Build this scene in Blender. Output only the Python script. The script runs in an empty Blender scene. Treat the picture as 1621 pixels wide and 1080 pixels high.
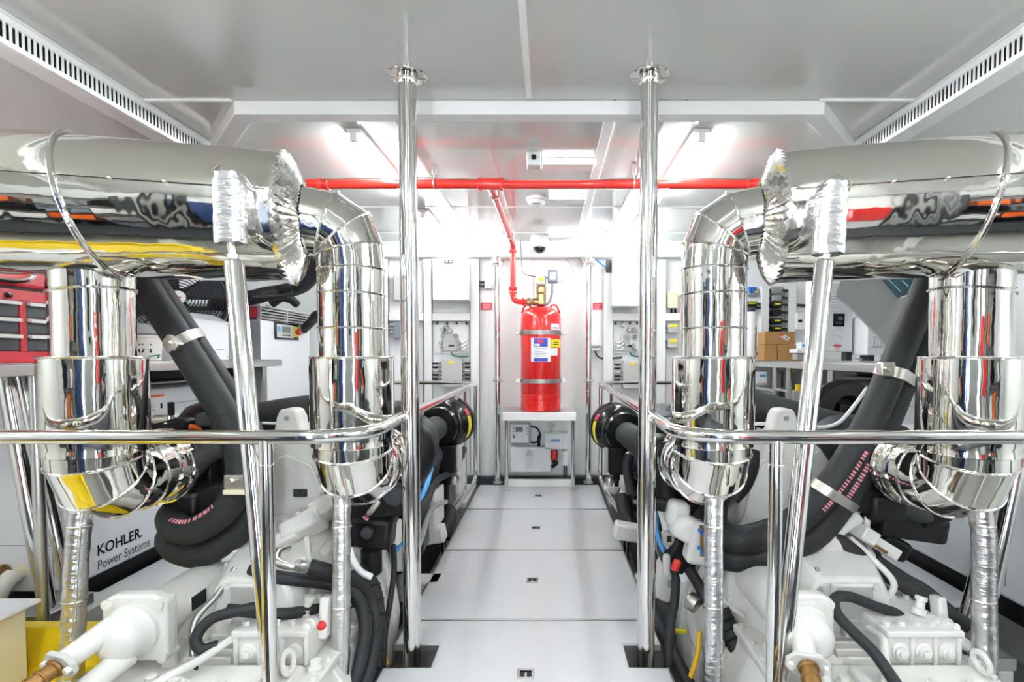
import bpy, bmesh, math, random
from mathutils import Vector, Matrix, Euler
random.seed(7)
SC = bpy.context.scene
COL = SC.collection
R = math.radians
# ------------------------------------------------------------------ camera
F = 830.0; CX, CY = 868.0, 592.0; PITCH = R(2.0); EYE = Vector((0, 0, 1.1))
cam = bpy.data.cameras.new('camera'); cam.sensor_width = 36; cam.sensor_fit = 'HORIZONTAL'
cam.lens = 36 * F / 1621
cam.shift_x = -(CX - 810.5) / 1621; cam.shift_y = (CY - 540) / 1621
cam.clip_start = 0.05
camo = bpy.data.objects.new('camera', cam); COL.objects.link(camo)
camo.location = EYE; camo.rotation_euler = (R(90) - PITCH, 0, 0)
SC.camera = camo
# ------------------------------------------------------------------ world, exposure
w = bpy.data.worlds.new('world'); SC.world = w; w.use_nodes = True
w.node_tree.nodes['Background'].inputs[0].default_value = (1, 1, 1, 1)
w.node_tree.nodes['Background'].inputs[1].default_value = 0.3
SC.view_settings.view_transform = 'Standard'; SC.view_settings.look = 'None'
SC.view_settings.gamma = 1.0; SC.view_settings.exposure = 1.72
SC.view_settings.use_curve_mapping = False
TUBE_POWER = 34.0          # emission strength of the fluorescent tubes

def P(x, y, Y):
    """point of the place seen at photo pixel (x, y), standing Y metres into the room"""
    u = (x - CX) / F; v = -(y - CY) / F
    ry = v * math.sin(PITCH) + math.cos(PITCH); rz = v * math.cos(PITCH) - math.sin(PITCH)
    k = Y / ry
    return Vector((u * k, Y, EYE.z + rz * k))
def V(*a): return Vector(a)
# ------------------------------------------------------------------ materials
M = {}
def mat(name, col, rough=0.5, metal=0.0, bump=None, noise=None, coat=0.0, emit=None, spec=None, trans=0.0):
    m = bpy.data.materials.new(name); m.use_nodes = True; M[name] = m
    nt = m.node_tree; b = nt.nodes['Principled BSDF']
    c = (*col, 1) if len(col) == 3 else col
    b.inputs['Base Color'].default_value = c
    b.inputs['Roughness'].default_value = rough; b.inputs['Metallic'].default_value = metal
    if coat: b.inputs['Coat Weight'].default_value = coat; b.inputs['Coat Roughness'].default_value = 0.08
    if spec is not None: b.inputs['Specular IOR Level'].default_value = spec
    if trans: b.inputs['Transmission Weight'].default_value = trans
    if emit: b.inputs['Emission Color'].default_value = (*emit[0], 1); b.inputs['Emission Strength'].default_value = emit[1]
    tc = nt.nodes.new('ShaderNodeTexCoord')
    if noise:      # (scale, amount) gentle mottling of the colour
        n = nt.nodes.new('ShaderNodeTexNoise'); n.inputs['Scale'].default_value = noise[0]; n.inputs['Detail'].default_value = 5
        nt.links.new(tc.outputs['Object'], n.inputs['Vector'])
        mx = nt.nodes.new('ShaderNodeMix'); mx.data_type = 'RGBA'
        k = noise[1]
        mx.inputs[6].default_value = (*[max(0, q * (1 - k)) for q in c[:3]], 1); mx.inputs[7].default_value = (*[min(1, q * (1 + k)) for q in c[:3]], 1)
        nt.links.new(n.outputs['Fac'], mx.inputs[0]); nt.links.new(mx.outputs[2], b.inputs['Base Color'])
    if bump:       # (kind, scale, strength, distance)
        kind, sc, st, di = bump[:4]
        mp = nt.nodes.new('ShaderNodeMapping'); nt.links.new(tc.outputs['Object'], mp.inputs['Vector'])
        if len(bump) > 4: mp.inputs['Scale'].default_value = bump[4]
        if len(bump) > 5: mp.inputs['Rotation'].default_value = bump[5]
        if kind == 'noise':
            t = nt.nodes.new('ShaderNodeTexNoise'); t.inputs['Scale'].default_value = sc; t.inputs['Detail'].default_value = 3
            out = t.outputs['Fac']
        elif kind == 'voronoi':
            t = nt.nodes.new('ShaderNodeTexVoronoi'); t.inputs['Scale'].default_value = sc; out = t.outputs['Distance']
        elif kind == 'check':
            t = nt.nodes.new('ShaderNodeTexChecker'); t.inputs['Scale'].default_value = sc; out = t.outputs['Fac']
        else:
            t = nt.nodes.new('ShaderNodeTexWave'); t.inputs['Scale'].default_value = sc; t.bands_direction = kind[-1].upper(); out = t.outputs['Fac']
        nt.links.new(mp.outputs['Vector'], t.inputs['Vector'])
        bp = nt.nodes.new('ShaderNodeBump'); bp.inputs['Strength'].default_value = st; bp.inputs['Distance'].default_value = di
        nt.links.new(out, bp.inputs['Height']); nt.links.new(bp.outputs['Normal'], b.inputs['Normal'])
        if coat: nt.links.new(bp.outputs['Normal'], b.inputs['Coat Normal'])
    return m
mat('chrome', (.86, .84, .80), .04, 1, ('noise', 3.0, .12, .02))
mat('tube_steel', (.80, .79, .77), .09, 1, ('noise', 6, .05, .01))
mat('clad', (.80, .785, .73), .05, 1, ('noise', 5.0, .16, .03))
mat('foil', (.70, .70, .71), .30, 1, ('noise', 34, .55, .012, (.6, .6, 1.5)))
mat('crimp', (.84, .82, .79), .10, 1, ('noise', 40, .25, .01))
mat('brushed', (.62, .62, .61), .32, 1, ('noise', 8, .1, .005, (1, 12, 1)))
mat('steel_dull', (.42, .42, .41), .42, 1)
mat('zinc', (.62, .60, .55), .35, 1)
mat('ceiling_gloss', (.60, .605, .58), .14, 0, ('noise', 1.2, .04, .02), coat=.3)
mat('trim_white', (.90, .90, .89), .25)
mat('white', (.90, .91, .91), .35)
mat('wall_white', (.91, .92, .92), .38, noise=(3, .03))
mat('tread', (.53, .53, .545), .30, 0, ('check', 110, .35, .002, (1, 1, 1), (0, 0, R(45))), noise=(9, .03))
mat('edge_alu', (.50, .50, .50), .4, 1)
mat('white_engine', (.72, .71, .68), .36, 0, ('noise', 55, .22, .006), noise=(9, .12), coat=.12)
mat('grey_mesh', (.46, .46, .44), .6, .2, ('check', 300, .6, .001))
mat('white_glossy', (.85, .86, .88), .18, coat=.3)
mat('genset_white', (.78, .79, .82), .3, noise=(4, .02))
mat('red', (.66, .020, .018), .22, 0, coat=.6, noise=(6, .05))
mat('red_pipe', (.80, .03, .02), .28, coat=.3)
mat('red_chest', (.62, .03, .045), .25, coat=.5)
mat('black', (.006, .006, .007), .45, spec=.25)
mat('navy', (.012, .035, .13), .35)
mat('black_gloss', (.012, .012, .013), .2)
mat('engine_black', (.008, .008, .009), .40, 0, ('noise', 40, .25, .006), spec=.3)
mat('rubber', (.022, .023, .025), .55, 0, ('noise', 45, .35, .006, (1, 1, 2.5)), spec=.3)
mat('rubber_grey', (.042, .044, .044), .6, 0, ('noise', 60, .2, .002), spec=.3)
mat('dark_grey', (.045, .048, .054), .5, spec=.3)
mat('drawer_grey', (.055, .062, .07), .35, 0)
mat('mid_grey', (.30, .31, .32), .5)
mat('box_grey', (.55, .55, .53), .5)
mat('bluegrey', (.22, .26, .31), .45)
mat('yellow', (.82, .60, .01), .4, noise=(8, .06))
mat('yellow_label', (.88, .72, .02), .45)
mat('yellow_cable', (.85, .50, .01), .4)
mat('cream', (.78, .72, .54), .5)
mat('brass', (.50, .39, .20), .28, 1)
mat('bronze', (.30, .16, .05), .42, .7, ('noise', 40, .3, .003), noise=(18, .45))
mat('orange', (.85, .14, .02), .4)
mat('blue', (.02, .16, .55), .4)
mat('blue_label', (.06, .07, .50), .4)
mat('light_blue', (.06, .33, .72), .4)
mat('teal_dark', (.012, .05, .06), .25)
mat('green', (.02, .20, .14), .5)
mat('paper', (.82, .83, .86), .5)
mat('hood_grey', (.30, .30, .295), .42)
mat('card', (.42, .22, .075), .75, noise=(20, .08))
mat('red_label', (.62, .04, .07), .5)
mat('pink_print', (.75, .28, .34), .6)
mat('lcd', (.16, .18, .17), .2)
mat('glass_dark', (.01, .01, .012), .05, coat=1)
mat('dial', (.75, .74, .70), .3)
mat('bilge', (.50, .50, .48), .5, noise=(4, .15))
mat('bucket', (.70, .69, .64), .4)
mat('tube_light', (1, 1, 1), .5, emit=((.91, .975, 1.0), TUBE_POWER))
mat('lamp_white', (1, 1, 1), .5, emit=((1.0, 1.0, 1.0), 1.6))
mat('screen_blue', (.02, .05, .08), .2, emit=((.15, .4, .55), .25))
# ------------------------------------------------------------------ mesh builder
def spline(pts, sub=6, closed=False):
    pts = [Vector(p) for p in pts]
    if len(pts) < 3 and not closed: return pts
    out = []; n = len(pts); rng = range(n) if closed else range(n - 1)
    for i in rng:
        if closed: a, b, c, d = pts[(i - 1) % n], pts[i], pts[(i + 1) % n], pts[(i + 2) % n]
        else:
            b, c = pts[i], pts[i + 1]
            a = pts[i - 1] if i else b * 2 - c
            d = pts[i + 2] if i + 2 < n else c * 2 - b
        for k in range(sub):
            t = k / sub
            out.append(.5 * ((2 * b) + (c - a) * t + (2 * a - 5 * b + 4 * c - d) * t * t + (3 * b - a - 3 * c + d) * t ** 3))
    if not closed: out.append(pts[-1])
    return out
def frame(ax):
    ax = Vector(ax).normalized()
    u = ax.orthogonal().normalized() if abs(ax.z) > .95 else Vector((0, 0, 1)).cross(ax).normalized()
    return ax, u, ax.cross(u)
def rings_of(pts, rad, n, closed=False, phase=0.0):
    """rings of a swept circle, mitred at every corner"""
    N = len(pts); rings = []
    d0 = (pts[1] - pts[0]).normalized(); _, u, _ = frame(d0)
    prev = d0
    for i in range(N):
        if closed: a = (pts[i] - pts[i - 1]).normalized(); b = (pts[(i + 1) % N] - pts[i]).normalized()
        else:
            a = (pts[i] - pts[i - 1]).normalized() if i else (pts[1] - pts[0]).normalized()
            b = (pts[i + 1] - pts[i]).normalized() if i < N - 1 else a
        t = a + b
        t = t.normalized() if t.length > 1e-6 else a
        q = prev.rotation_difference(t); u = (q @ u); u = (u - t * u.dot(t)).normalized(); prev = t
        v = t.cross(u); r = rad[i] if hasattr(rad, '__len__') else rad
        c = max(.35, a.dot(t)); k = 1 / c
        s = (b - a); s = s.normalized() if s.length > 1e-5 else None
        ring = []
        for j in range(n):
            an = 2 * math.pi * j / n + phase; o = (u * math.cos(an) + v * math.sin(an)) * r
            if s is not None: o = o + s * (o.dot(s) * (k - 1))
            ring.append(pts[i] + o)
        rings.append(ring)
    return rings
class MB:
    def __init__(s): s.v = []; s.f = []
    def add(s, vs, fs):
        o = len(s.v); s.v += [Vector(q) for q in vs]; s.f += [tuple(i + o for i in q) for q in fs]; return s
    def box(s, x0, x1, y0, y1, z0, z1):
        x0, x1 = min(x0, x1), max(x0, x1); y0, y1 = min(y0, y1), max(y0, y1); z0, z1 = min(z0, z1), max(z0, z1)
        return s.add([(x0, y0, z0), (x1, y0, z0), (x1, y1, z0), (x0, y1, z0), (x0, y0, z1), (x1, y0, z1), (x1, y1, z1), (x0, y1, z1)],
                     [(3, 2, 1, 0), (4, 5, 6, 7), (0, 1, 5, 4), (1, 2, 6, 5), (2, 3, 7, 6), (3, 0, 4, 7)])
    def obox(s, c, size, rot=(0, 0, 0)):
        m = Euler(rot).to_matrix() if not isinstance(rot, Matrix) else rot
        h = Vector(size) / 2; c = Vector(c)
        vs = [c + m @ Vector((a * h.x, b * h.y, d * h.z)) for d in (-1, 1) for a, b in ((-1, -1), (1, -1), (1, 1), (-1, 1))]
        return s.add(vs, [(3, 2, 1, 0), (4, 5, 6, 7), (0, 1, 5, 4), (1, 2, 6, 5), (2, 3, 7, 6), (3, 0, 4, 7)])
    def rings(s, rings, closed=False, caps=True):
        n = len(rings[0]); o = len(s.v)
        for r in rings: s.v += [Vector(q) for q in r]
        m = len(rings)
        for i in range(m if closed else m - 1):
            a = o + i * n; b = o + ((i + 1) % m) * n
            for j in range(n):
                k = (j + 1) % n; s.f.append((a + j, a + k, b + k, b + j))
        if caps and not closed:
            s.f.append(tuple(o + j for j in reversed(range(n)))); s.f.append(tuple(o + (m - 1) * n + j for j in range(n)))
        return s
    def tube(s, pts, r, n=12, sub=6, closed=False, caps=True, smooth=True):
        pts = [Vector(p) for p in pts]
        if smooth and len(pts) > 2:
            if hasattr(r, '__len__'):
                rr = []
                for i in range(len(r) - 1): rr += [r[i] + (r[i + 1] - r[i]) * k / sub for k in range(sub)]
                r = rr + [r[-1]]
            pts = spline(pts, sub, closed)
        return s.rings(rings_of(pts, r, n, closed), closed, caps)
    def cyl(s, p0, p1, r0, r1=None, n=24, caps=True):
        r1 = r0 if r1 is None else r1
        return s.rings(rings_of([Vector(p0), Vector(p1)], [r0, r1], n), False, caps)
    def lathe(s, o, ax, prof, n=28, caps=True):
        ax, u, v = frame(ax); o = Vector(o); rr = []
        for r, t in prof:
            rr.append([o + ax * t + (u * math.cos(2 * math.pi * j / n) + v * math.sin(2 * math.pi * j / n)) * max(r, 1e-4) for j in range(n)])
        return s.rings(rr, False, caps)
    def torus(s, c, ax, Rr, r, n=32, m=8):
        ax, u, v = frame(ax); c = Vector(c)
        pts = [c + (u * math.cos(2 * math.pi * j / n) + v * math.sin(2 * math.pi * j / n)) * Rr for j in range(n)]
        return s.rings(rings_of(pts, r, m, True), True)
    def sphere(s, c, r, n=16, m=10, sc=(1, 1, 1)):
        c = Vector(c); rr = []
        for i in range(m + 1):
            th = math.pi * i / m
            rr.append([c + Vector((sc[0] * r * max(math.sin(th), 1e-3) * math.cos(2 * math.pi * j / n), sc[1] * r * max(math.sin(th), 1e-3) * math.sin(2 * math.pi * j / n), -sc[2] * r * math.cos(th))) for j in range(n)])
        return s.rings(rr)
    def prism(s, poly, d):
        poly = [Vector(p) for p in poly]; d = Vector(d); n = len(poly)
        return s.add(poly + [p + d for p in poly], [tuple(reversed(range(n))), tuple(range(n, 2 * n))] + [(i, (i + 1) % n, n + (i + 1) % n, n + i) for i in range(n)])
    def bolt(s, p, ax, r=.008, h=.008):
        p = Vector(p); ax = Vector(ax).normalized()
        return s.rings(rings_of([p - ax * .004, p + ax * h], r, 6))
    def build(s, name, m, parent=None, bevel=0, seg=2, ang=38, smooth=True):
        me = bpy.data.meshes.new(name); me.from_pydata([tuple(q) for q in s.v], [], s.f)
        bm = bmesh.new(); bm.from_mesh(me); bmesh.ops.recalc_face_normals(bm, faces=bm.faces); bm.to_mesh(me); bm.free()
        o = bpy.data.objects.new(name, me); COL.objects.link(o)
        me.materials.append(M[m] if isinstance(m, str) else m)
        if smooth:
            me.polygons.foreach_set('use_smooth', [True] * len(me.polygons)); me.set_sharp_from_angle(angle=R(ang))
        if bevel:
            b = o.modifiers.new('bevel', 'BEVEL'); b.width = bevel; b.segments = seg; b.limit_method = 'ANGLE'; b.angle_limit = R(40); b.harden_normals = False
        if parent is not None: adopt(o, parent)
        return o
ORG = {}
def adopt(o, parent):
    o.parent = parent
    o.matrix_parent_inverse = Matrix.Translation(-ORG.get(parent.name, Vector((0, 0, 0))))
def thing(name, label, cat, loc=(0, 0, 0), group=None):
    o = bpy.data.objects.new(name, None); COL.objects.link(o); o.empty_display_size = .05
    o.location = loc; ORG[o.name] = Vector(loc)
    return tag(o, label, cat, group)
def tag(o, label, cat, group=None):
    o['label'] = label; o['category'] = cat
    if group: o['group'] = group
    return o
def struct(o, label=None):
    o['kind'] = 'structure'
    if label: o['label'] = label
    return o
def text(body, m, parent, origin, xdir, ydir, height, name='lettering', lift=.0015, sx=1.0, bold=0.0, italic=0.0, width=None):
    """flat print: letters lie in the plane of xdir / ydir"""
    cu = bpy.data.curves.new(name, 'FONT'); cu.body = body; cu.size = 1; cu.offset = bold; cu.shear = italic; cu.resolution_u = 3
    t = bpy.data.objects.new(name, cu); COL.objects.link(t)
    dg = bpy.context.evaluated_depsgraph_get(); me = bpy.data.meshes.new_from_object(t.evaluated_get(dg))
    COL.objects.unlink(t); bpy.data.objects.remove(t); 
    x = Vector(xdir).normalized(); y = Vector(ydir); y = (y - x * y.dot(x)).normalized(); z = x.cross(y)
    k = height / .7; o3 = Vector(origin)
    if width: sx = width / (max(v.co.x for v in me.vertices) * k)
    for v in me.vertices: v.co = o3 + x * (v.co.x * k * sx) + y * (v.co.y * k) + z * lift
    me.materials.clear(); me.materials.append(M[m])
    ob = bpy.data.objects.new(name, me); COL.objects.link(ob)
    if parent is not None: adopt(ob, parent)
    return ob
SIDE = {-1: 'tool chest side', 1: 'cardboard box side'}
XC = -.078            # centre line of the walkway
# ================================================================== the room
CE = 2.10; BW = 4.62; XL, XR = -3.0, 2.85; YF = -.85; ZB = -.75
o = MB().box(XL - .1, XR + .1, YF - .1, BW + .1, ZB - .06, ZB).build('bilge_floor', 'bilge'); struct(o, 'pale grey bilge plating below the walkway')
o = MB().box(XL - .1, XL, YF, BW, ZB, CE).build('wall_left', 'wall_white'); struct(o)
o = MB().box(XR, XR + .1, YF, BW, ZB, CE).build('wall_right', 'wall_white'); struct(o)
o = MB().box(XL, XR, BW, BW + .1, ZB, CE).build('wall_back', 'wall_white'); struct(o); WALLB = o
o = MB().box(XL, XR, YF - .1, YF, ZB, CE).build('wall_front', 'wall_white'); struct(o)
# ceiling: substrate with separate glossy panels
ceil = MB().box(XL - .1, XR + .1, YF - .1, BW + .1, CE + .012, CE + .09).build('ceiling', 'trim_white'); struct(ceil)
GL, GR = -1.585, 1.435        # inner faces of the two air ducts
def cpanel(x0, x1, y0, y1, dz=0):
    g = .0025
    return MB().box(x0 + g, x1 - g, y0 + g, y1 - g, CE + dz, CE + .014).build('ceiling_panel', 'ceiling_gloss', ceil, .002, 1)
xs = [GL, -.075, GR]
for a, b in zip(xs[:-1], xs[1:]):
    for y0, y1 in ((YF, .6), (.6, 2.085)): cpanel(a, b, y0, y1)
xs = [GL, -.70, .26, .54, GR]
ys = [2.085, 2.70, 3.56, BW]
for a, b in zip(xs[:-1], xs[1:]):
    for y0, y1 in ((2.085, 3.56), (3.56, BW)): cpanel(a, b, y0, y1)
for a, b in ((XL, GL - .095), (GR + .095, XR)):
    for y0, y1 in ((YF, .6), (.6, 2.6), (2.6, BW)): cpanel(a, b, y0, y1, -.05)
# strips along the ceiling
n = 0
def trim(mb, m='trim_white', bevel=.003, label=None):
    global n; n += 1
    return struct(mb.build('trim_%d' % n, m, None, bevel), label)
trim(MB().box(-.087, -.063, YF, 2.06, CE - .008, CE + .004))
trim(MB().box(-.745, -.650, 2.14, BW, CE - .012, CE + .004)); trim(MB().box(.490, .590, 2.14, BW, CE - .012, CE + .004))
trim(MB().box(.235, .283, 2.14, BW, CE - .010, CE + .004))
trim(MB().box(GL, GR, 3.55, 3.575, CE - .005, CE + .004)); trim(MB().box(GL, GR, 4.28, 4.31, CE - .005, CE + .004))
for x0, x1 in ((GL, -1.24), (1.06, GR)): trim(MB().box(x0, x1, 2.075, 2.095, CE - .008, CE + .004))
# cross beam with splayed ends
bm_ = MB()
bpts = [(-1.55, 2.50), (-1.22, 2.13), (1.07, 2.13), (1.40, 2.50)]
hw = .035
rr = rings_of([Vector((x, y, CE - .018)) for x, y in bpts], .03, 4, phase=math.pi / 4)
def beamring(i):
    p = [Vector((x, y, 0)) for x, y in bpts]
    a = (p[i] - p[i - 1]).normalized() if i else (p[1] - p[0]).normalized(); b = (p[i + 1] - p[i]).normalized() if i < 3 else a
    t = (a + b).normalized(); nrm = Vector((-t.y, t.x, 0)) * hw / max(.5, a.dot(t))
    return [p[i] - nrm + V(0, 0, CE - .052), p[i] + nrm + V(0, 0, CE - .052), p[i] + nrm + V(0, 0, CE + .002), p[i] - nrm + V(0, 0, CE + .002)]
bm_.rings([beamring(i) for i in range(4)])
trim(bm_, 'trim_white', .003, 'white ceiling cross beam with splayed ends')
# back wall top valance and floor coaming
trim(MB().box(XL, XR, BW - .10, BW, 1.945, 2.03), 'trim_white', .004)
trim(MB().box(-.75, .62, BW - .07, BW, -.04, .035), 'dark_grey', .004, 'dark coaming along the foot of the back wall')
# ---- ventilation ducts along the ceiling: box with one bar between every two slots
def duct(s, xf):
    t = thing('ceiling_air_duct', 'long white slotted air duct on the ceiling above the %s' % SIDE[s], 'air duct', (xf, 1, CE), 'slotted ceiling air ducts')
    xo = xf + s * .085; y0, y1 = .55, 2.50; z0, z1 = CE - .092, CE - .0005
    MB().box(xf + s * .012, xo, y0, y1, z1 - .010, z1).box(xf + s * .012, xo, y0, y1, z0 - .0, z0 + .010).box(xo - s * .004, xo, y0, y1, z0 + .010, z1 - .010).build('duct_box', 'trim_white', t, .002, 1)
    MB().box(xf, xf + s * .012, y0, y1, z0, z0 + .018).box(xf, xf + s * .012, y0, y1, z1 - .026, z1).build('duct_frame', 'trim_white', t, .002, 1)
    MB().box(xf - s * .012, xf + s * .03, y0, y1, z1 - .006, z1).build('duct_flange', 'trim_white', t, .002, 1)
    MB().box(xf + s * .012, xf + s * .030, y0, y1, z0 + .0105, z1 - .0105).build('duct_liner', 'black', t)
    y = 1.3; first = None
    while y < y1 - .01:
        if first is None: first = MB().box(xf + s * .001, xf + s * .003, y, y + .0082, z0 + .017, z1 - .025).build('slat', 'trim_white', t)
        else:
            c = first.copy(); COL.objects.link(c); c.location = (0, y - 1.3, 0); c.parent = t
            c.matrix_parent_inverse = first.matrix_parent_inverse.copy()
        y += .0185
    MB().box(xf + s * .001, xf + s * .012, y0, 1.3, z0 + .017, z1 - .025).build('blank_plate', 'trim_white', t)
    return t
duct(-1, GL); duct(1, GR)
# ---- fluorescent tubes
def fluoro(x, y0, y1, label, z=CE):
    t = thing('fluorescent_lamp', label, 'lamp', (x, (y0 + y1) / 2, z), 'ceiling fluorescent tubes')
    MB().box(x - .034, x + .034, y0, y1, z - .022, z - .0005).build('batten', 'trim_white', t, .003)
    for y in (y0, y1): MB().box(x - .016, x + .016, y - .012, y + .012, z - .060, z - .018).build('lamp_holder', 'trim_white', t, .004)
    MB().cyl((x, y0 + .01, z - .044), (x, y1 - .01, z - .044), .013, n=12).build('tube', 'tube_light', t)
    return t
for x, sd in ((-.855, -1), (.675, 1)):
    fluoro(x, 2.34, 3.30, 'long lit fluorescent tube on the ceiling just behind the cross beam, %s' % SIDE[sd])
    fluoro(x, 3.62, 4.45, 'lit fluorescent tube on the ceiling close to the back wall, %s' % SIDE[sd])
    fluoro(x, -.30, .90, 'lit fluorescent tube on the ceiling before the cross beam, %s' % SIDE[sd])
for x0, x1, lb in ((-.98, -.40, 'tool chest side'), (.19, .80, 'cardboard box side')):
    t = thing('wall_lamp', 'lit tube lamp along the top of the back wall, %s' % lb, 'lamp', ((x0 + x1) / 2, BW - .1, 2.05), 'back wall tube lamps')
    MB().box(x0, x1, BW - .10, BW - .001, 2.031, 2.055).build('batten', 'trim_white', t, .003)
    MB().cyl((x0 + .01, BW - .075, 2.070), (x1 - .01, BW - .075, 2.070), .007, n=12).build('tube', 'tube_light', t)
    for x in (x0, x1): MB().box(x - .01, x + .01, BW - .095, BW - .05, 2.05, 2.088).build('lamp_holder', 'trim_white', t, .003)
# side tubes over the work benches
for x, sd in ((-2.35, -1), (2.2, 1)):
    for y0, y1, wh in ((.2, 1.4, 'above the duct bend'),):
        fluoro(x, y0, y1, 'lit fluorescent tube %s, %s' % (wh, SIDE[sd]), CE - .05)
# ---- walkway: aluminium edged tread panels
WX0, WX1 = -.588, .428
fl = MB().box(WX0 + .03, WX1 - .03, .2, 1.80, -.10, -.022).box(WX0 + .20, WX1 - .20, 1.80, 1.97, -.10, -.022).box(WX0 + .03, WX1 - .03, 1.97, 4.44, -.10, -.022).build('floor', 'edge_alu'); struct(fl, 'walkway substructure')
def fpanel(poly, latch):
    c = sum((Vector((x, y, 0)) for x, y in poly), Vector()) / len(poly)
    base = MB().prism([(x, y, -.022) for x, y in poly], (0, 0, .0205)).build('floor_panel', 'edge_alu', fl, .0015, 1)
    # the white tread sits inside the metal edging
    n = len(poly); ins = []
    A = sum(poly[i][0] * poly[(i + 1) % n][1] - poly[(i + 1) % n][0] * poly[i][1] for i in range(n)); sg = 1 if A > 0 else -1
    for i in range(n):
        p, q, r = Vector(poly[i - 1]), Vector(poly[i]), Vector(poly[(i + 1) % n])
        d1 = (q - p).normalized(); d2 = (r - q).normalized(); n1 = Vector((-d1.y, d1.x)) * sg; n2 = Vector((-d2.y, d2.x)) * sg
        ins.append(q + (n1 + n2) * .009 / max(.5, 1 + n1.dot(n2)) * (1 if abs(n1.dot(n2)) > .5 else 1))
    MB().prism([(p.x, p.y, -.003) for p in ins], (0, 0, .003)).build('tread_plate', 'tread', base)
    if latch:
        lx, ly = latch; h = .029
        l = MB().box(lx - h, lx + h, ly - h, ly + h, -.001, .003)
        MB_ = l.build('latch', 'steel_dull', base, .002, 1)
        MB().box(lx - .021, lx - .004, ly - .020, ly + .014, .0025, .0042).box(lx + .004, lx + .021, ly - .020, ly + .014, .0025, .0042).box(lx - .021, lx + .021, ly + .004, ly + .014, .0025, .0042).build('latch_recess', 'black', base)
NX0, NX1, NY0, NY1 = -.415, .285, 1.815, 1.955
g = .003
fpanel([(WX0, .2), (WX1, .2), (WX1, NY0), (NX1, NY0), (NX1, NY1), (WX1, NY1), (WX1, 2.146 - g), (WX0, 2.146 - g), (WX0, NY1), (NX0, NY1), (NX0, NY0), (WX0, NY0)], (XC, 1.775))
fpanel([(WX0, 2.146 + g), (WX1, 2.146 + g), (WX1, 2.932 - g), (WX0, 2.932 - g)], (XC, 2.53))
fpanel([(WX0, 2.932 + g), (WX1, 2.932 + g), (WX1, 3.72 - g), (WX0, 3.72 - g)], (XC, 3.31))
fpanel([(WX0, 3.72 + g), (WX1, 3.72 + g), (WX1, 4.43), (WX0, 4.43)], (XC, 4.08))
# girders carrying the walkway and the engines
for i, (x0, x1) in enumerate(((-1.62, -1.54), (-.70, -.60), (.45, .54), (1.46, 1.54))):
    struct(MB().box(x0, x1, .2, 4.5, ZB, -.30).build('trim_%d' % (40 + i), 'bilge', None, .004))
# white side ledges at the far end of the walkway
for i, (x0, x1) in enumerate(((-1.15, WX0 - .04), (WX1 + .04, .95))):
    struct(MB().box(x0, x1, 3.95, 4.55, -.06, -.02).build('trim_%d' % (50 + i), 'trim_white', None, .004))
# ================================================================== poles, rails, exhaust ducts
def pole(x, lb, s):
    t = thing('stanchion_pole', lb, 'pole', (x, 1.9, 0), 'floor to ceiling stanchion poles')
    MB().cyl((x, 1.9, -.12), (x, 1.9, CE - .001), .0325, n=32).build('shaft', 'tube_steel', t)
    MB().lathe((x, 1.9, CE), (0, 0, -1), [(.069, .0005), (.069, .007), (.066, .010), (.034, .011)], 40).build('ceiling_flange', 'chrome', t)
    MB().lathe((x, 1.9, CE - .010), (0, 0, -1), [(.0335, 0), (.0375, .001), (.0375, .022), (.0330, .030)], 32).build('collar', 'chrome', t)
    MB().box(x - .06, x + .06, 1.84, 1.96, -.125, -.115).build('base_plate', 'steel_dull', t, .002)
XPL, XPR = P(649, 592, 1.9).x, P(1025, 592, 1.9).x
pole(XPL, 'tall polished steel pole from floor to ceiling nearest the fan, %s' % SIDE[-1], -1)
pole(XPR, 'tall polished steel pole from floor to ceiling, %s' % SIDE[1], 1)
RZ = .878
def rail(s):
    xm = {-1: lambda px, Y: P(px, 592, Y).x, 1: lambda px, Y: P(px, 592, Y).x}[s]
    xp = XPL if s < 0 else XPR
    t = thing('handrail', 'polished steel handrail bending from across the engine to along the walkway, %s' % SIDE[s], 'handrail', (xp, 2.6, 0), 'walkway handrails')
    r = .0195
    far = P(752 if s < 0 else 951, 608, 4.12); far.z = RZ
    pin = xp + s * .022
    c = xp + s * .01
    front_y = 1.42; rb = .17
    arc = [V(c + s * rb * (1 - math.cos(a)), front_y + rb * (1 - math.sin(a)), RZ) for a in [R(q) for q in range(0, 91, 10)]]
    pts = [far] + [V(pin + (far.x - pin) * k, 1.9 + (far.y - 1.9) * k, RZ) for k in (.66, .33, 0)] + arc + [V(s * 2.0 + XC, front_y, RZ)]
    MB().tube(pts, r, 16, smooth=False).build('top_rail', 'tube_steel', t)
    px = P(421 if s < 0 else 1229, 705, front_y).x
    for X in (px, px + s * .98):
        MB().cyl((X, front_y, -.40), (X, front_y, RZ), .0185, n=20).build('post', 'tube_steel', t)
        MB().torus((X, front_y, RZ - .075), (0, 0, 1), .0188, .0022, 20, 6).build('weld_ring', 'tube_steel', t)
    # far leg: upright down to the floor edge, bent foot toward the camera
    fx = far.x
    MB().tube([V(fx, 4.12, RZ), V(fx, 4.12, .30), V(fx, 4.12, .17), V(fx + s * .004, 4.06, .11), V(fx + s * .035, 3.75, .075), V(fx + s * .075, 3.36, .045), V(fx + s * .08, 3.29, .02), V(fx + s * .08, 3.27, -.06), V(fx + s * .08, 3.27, -.30)], .016, 14, sub=4).build('bent_foot', 'tube_steel', t)
    MB().cyl((fx + s * .09, 4.18, -.06), (fx + s * .09, 4.18, RZ), .014, n=14).build('post', 'tube_steel', t)
    MB().tube([V(fx, 4.12, RZ), V(fx + s * .08, 4.22, RZ), V(fx + s * .25, 4.27, RZ), V(fx + s * .75, 4.27, RZ)], .0165, 14).build('end_rail', 'tube_steel', t)
    return t
rail(-1); rail(1)

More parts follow.
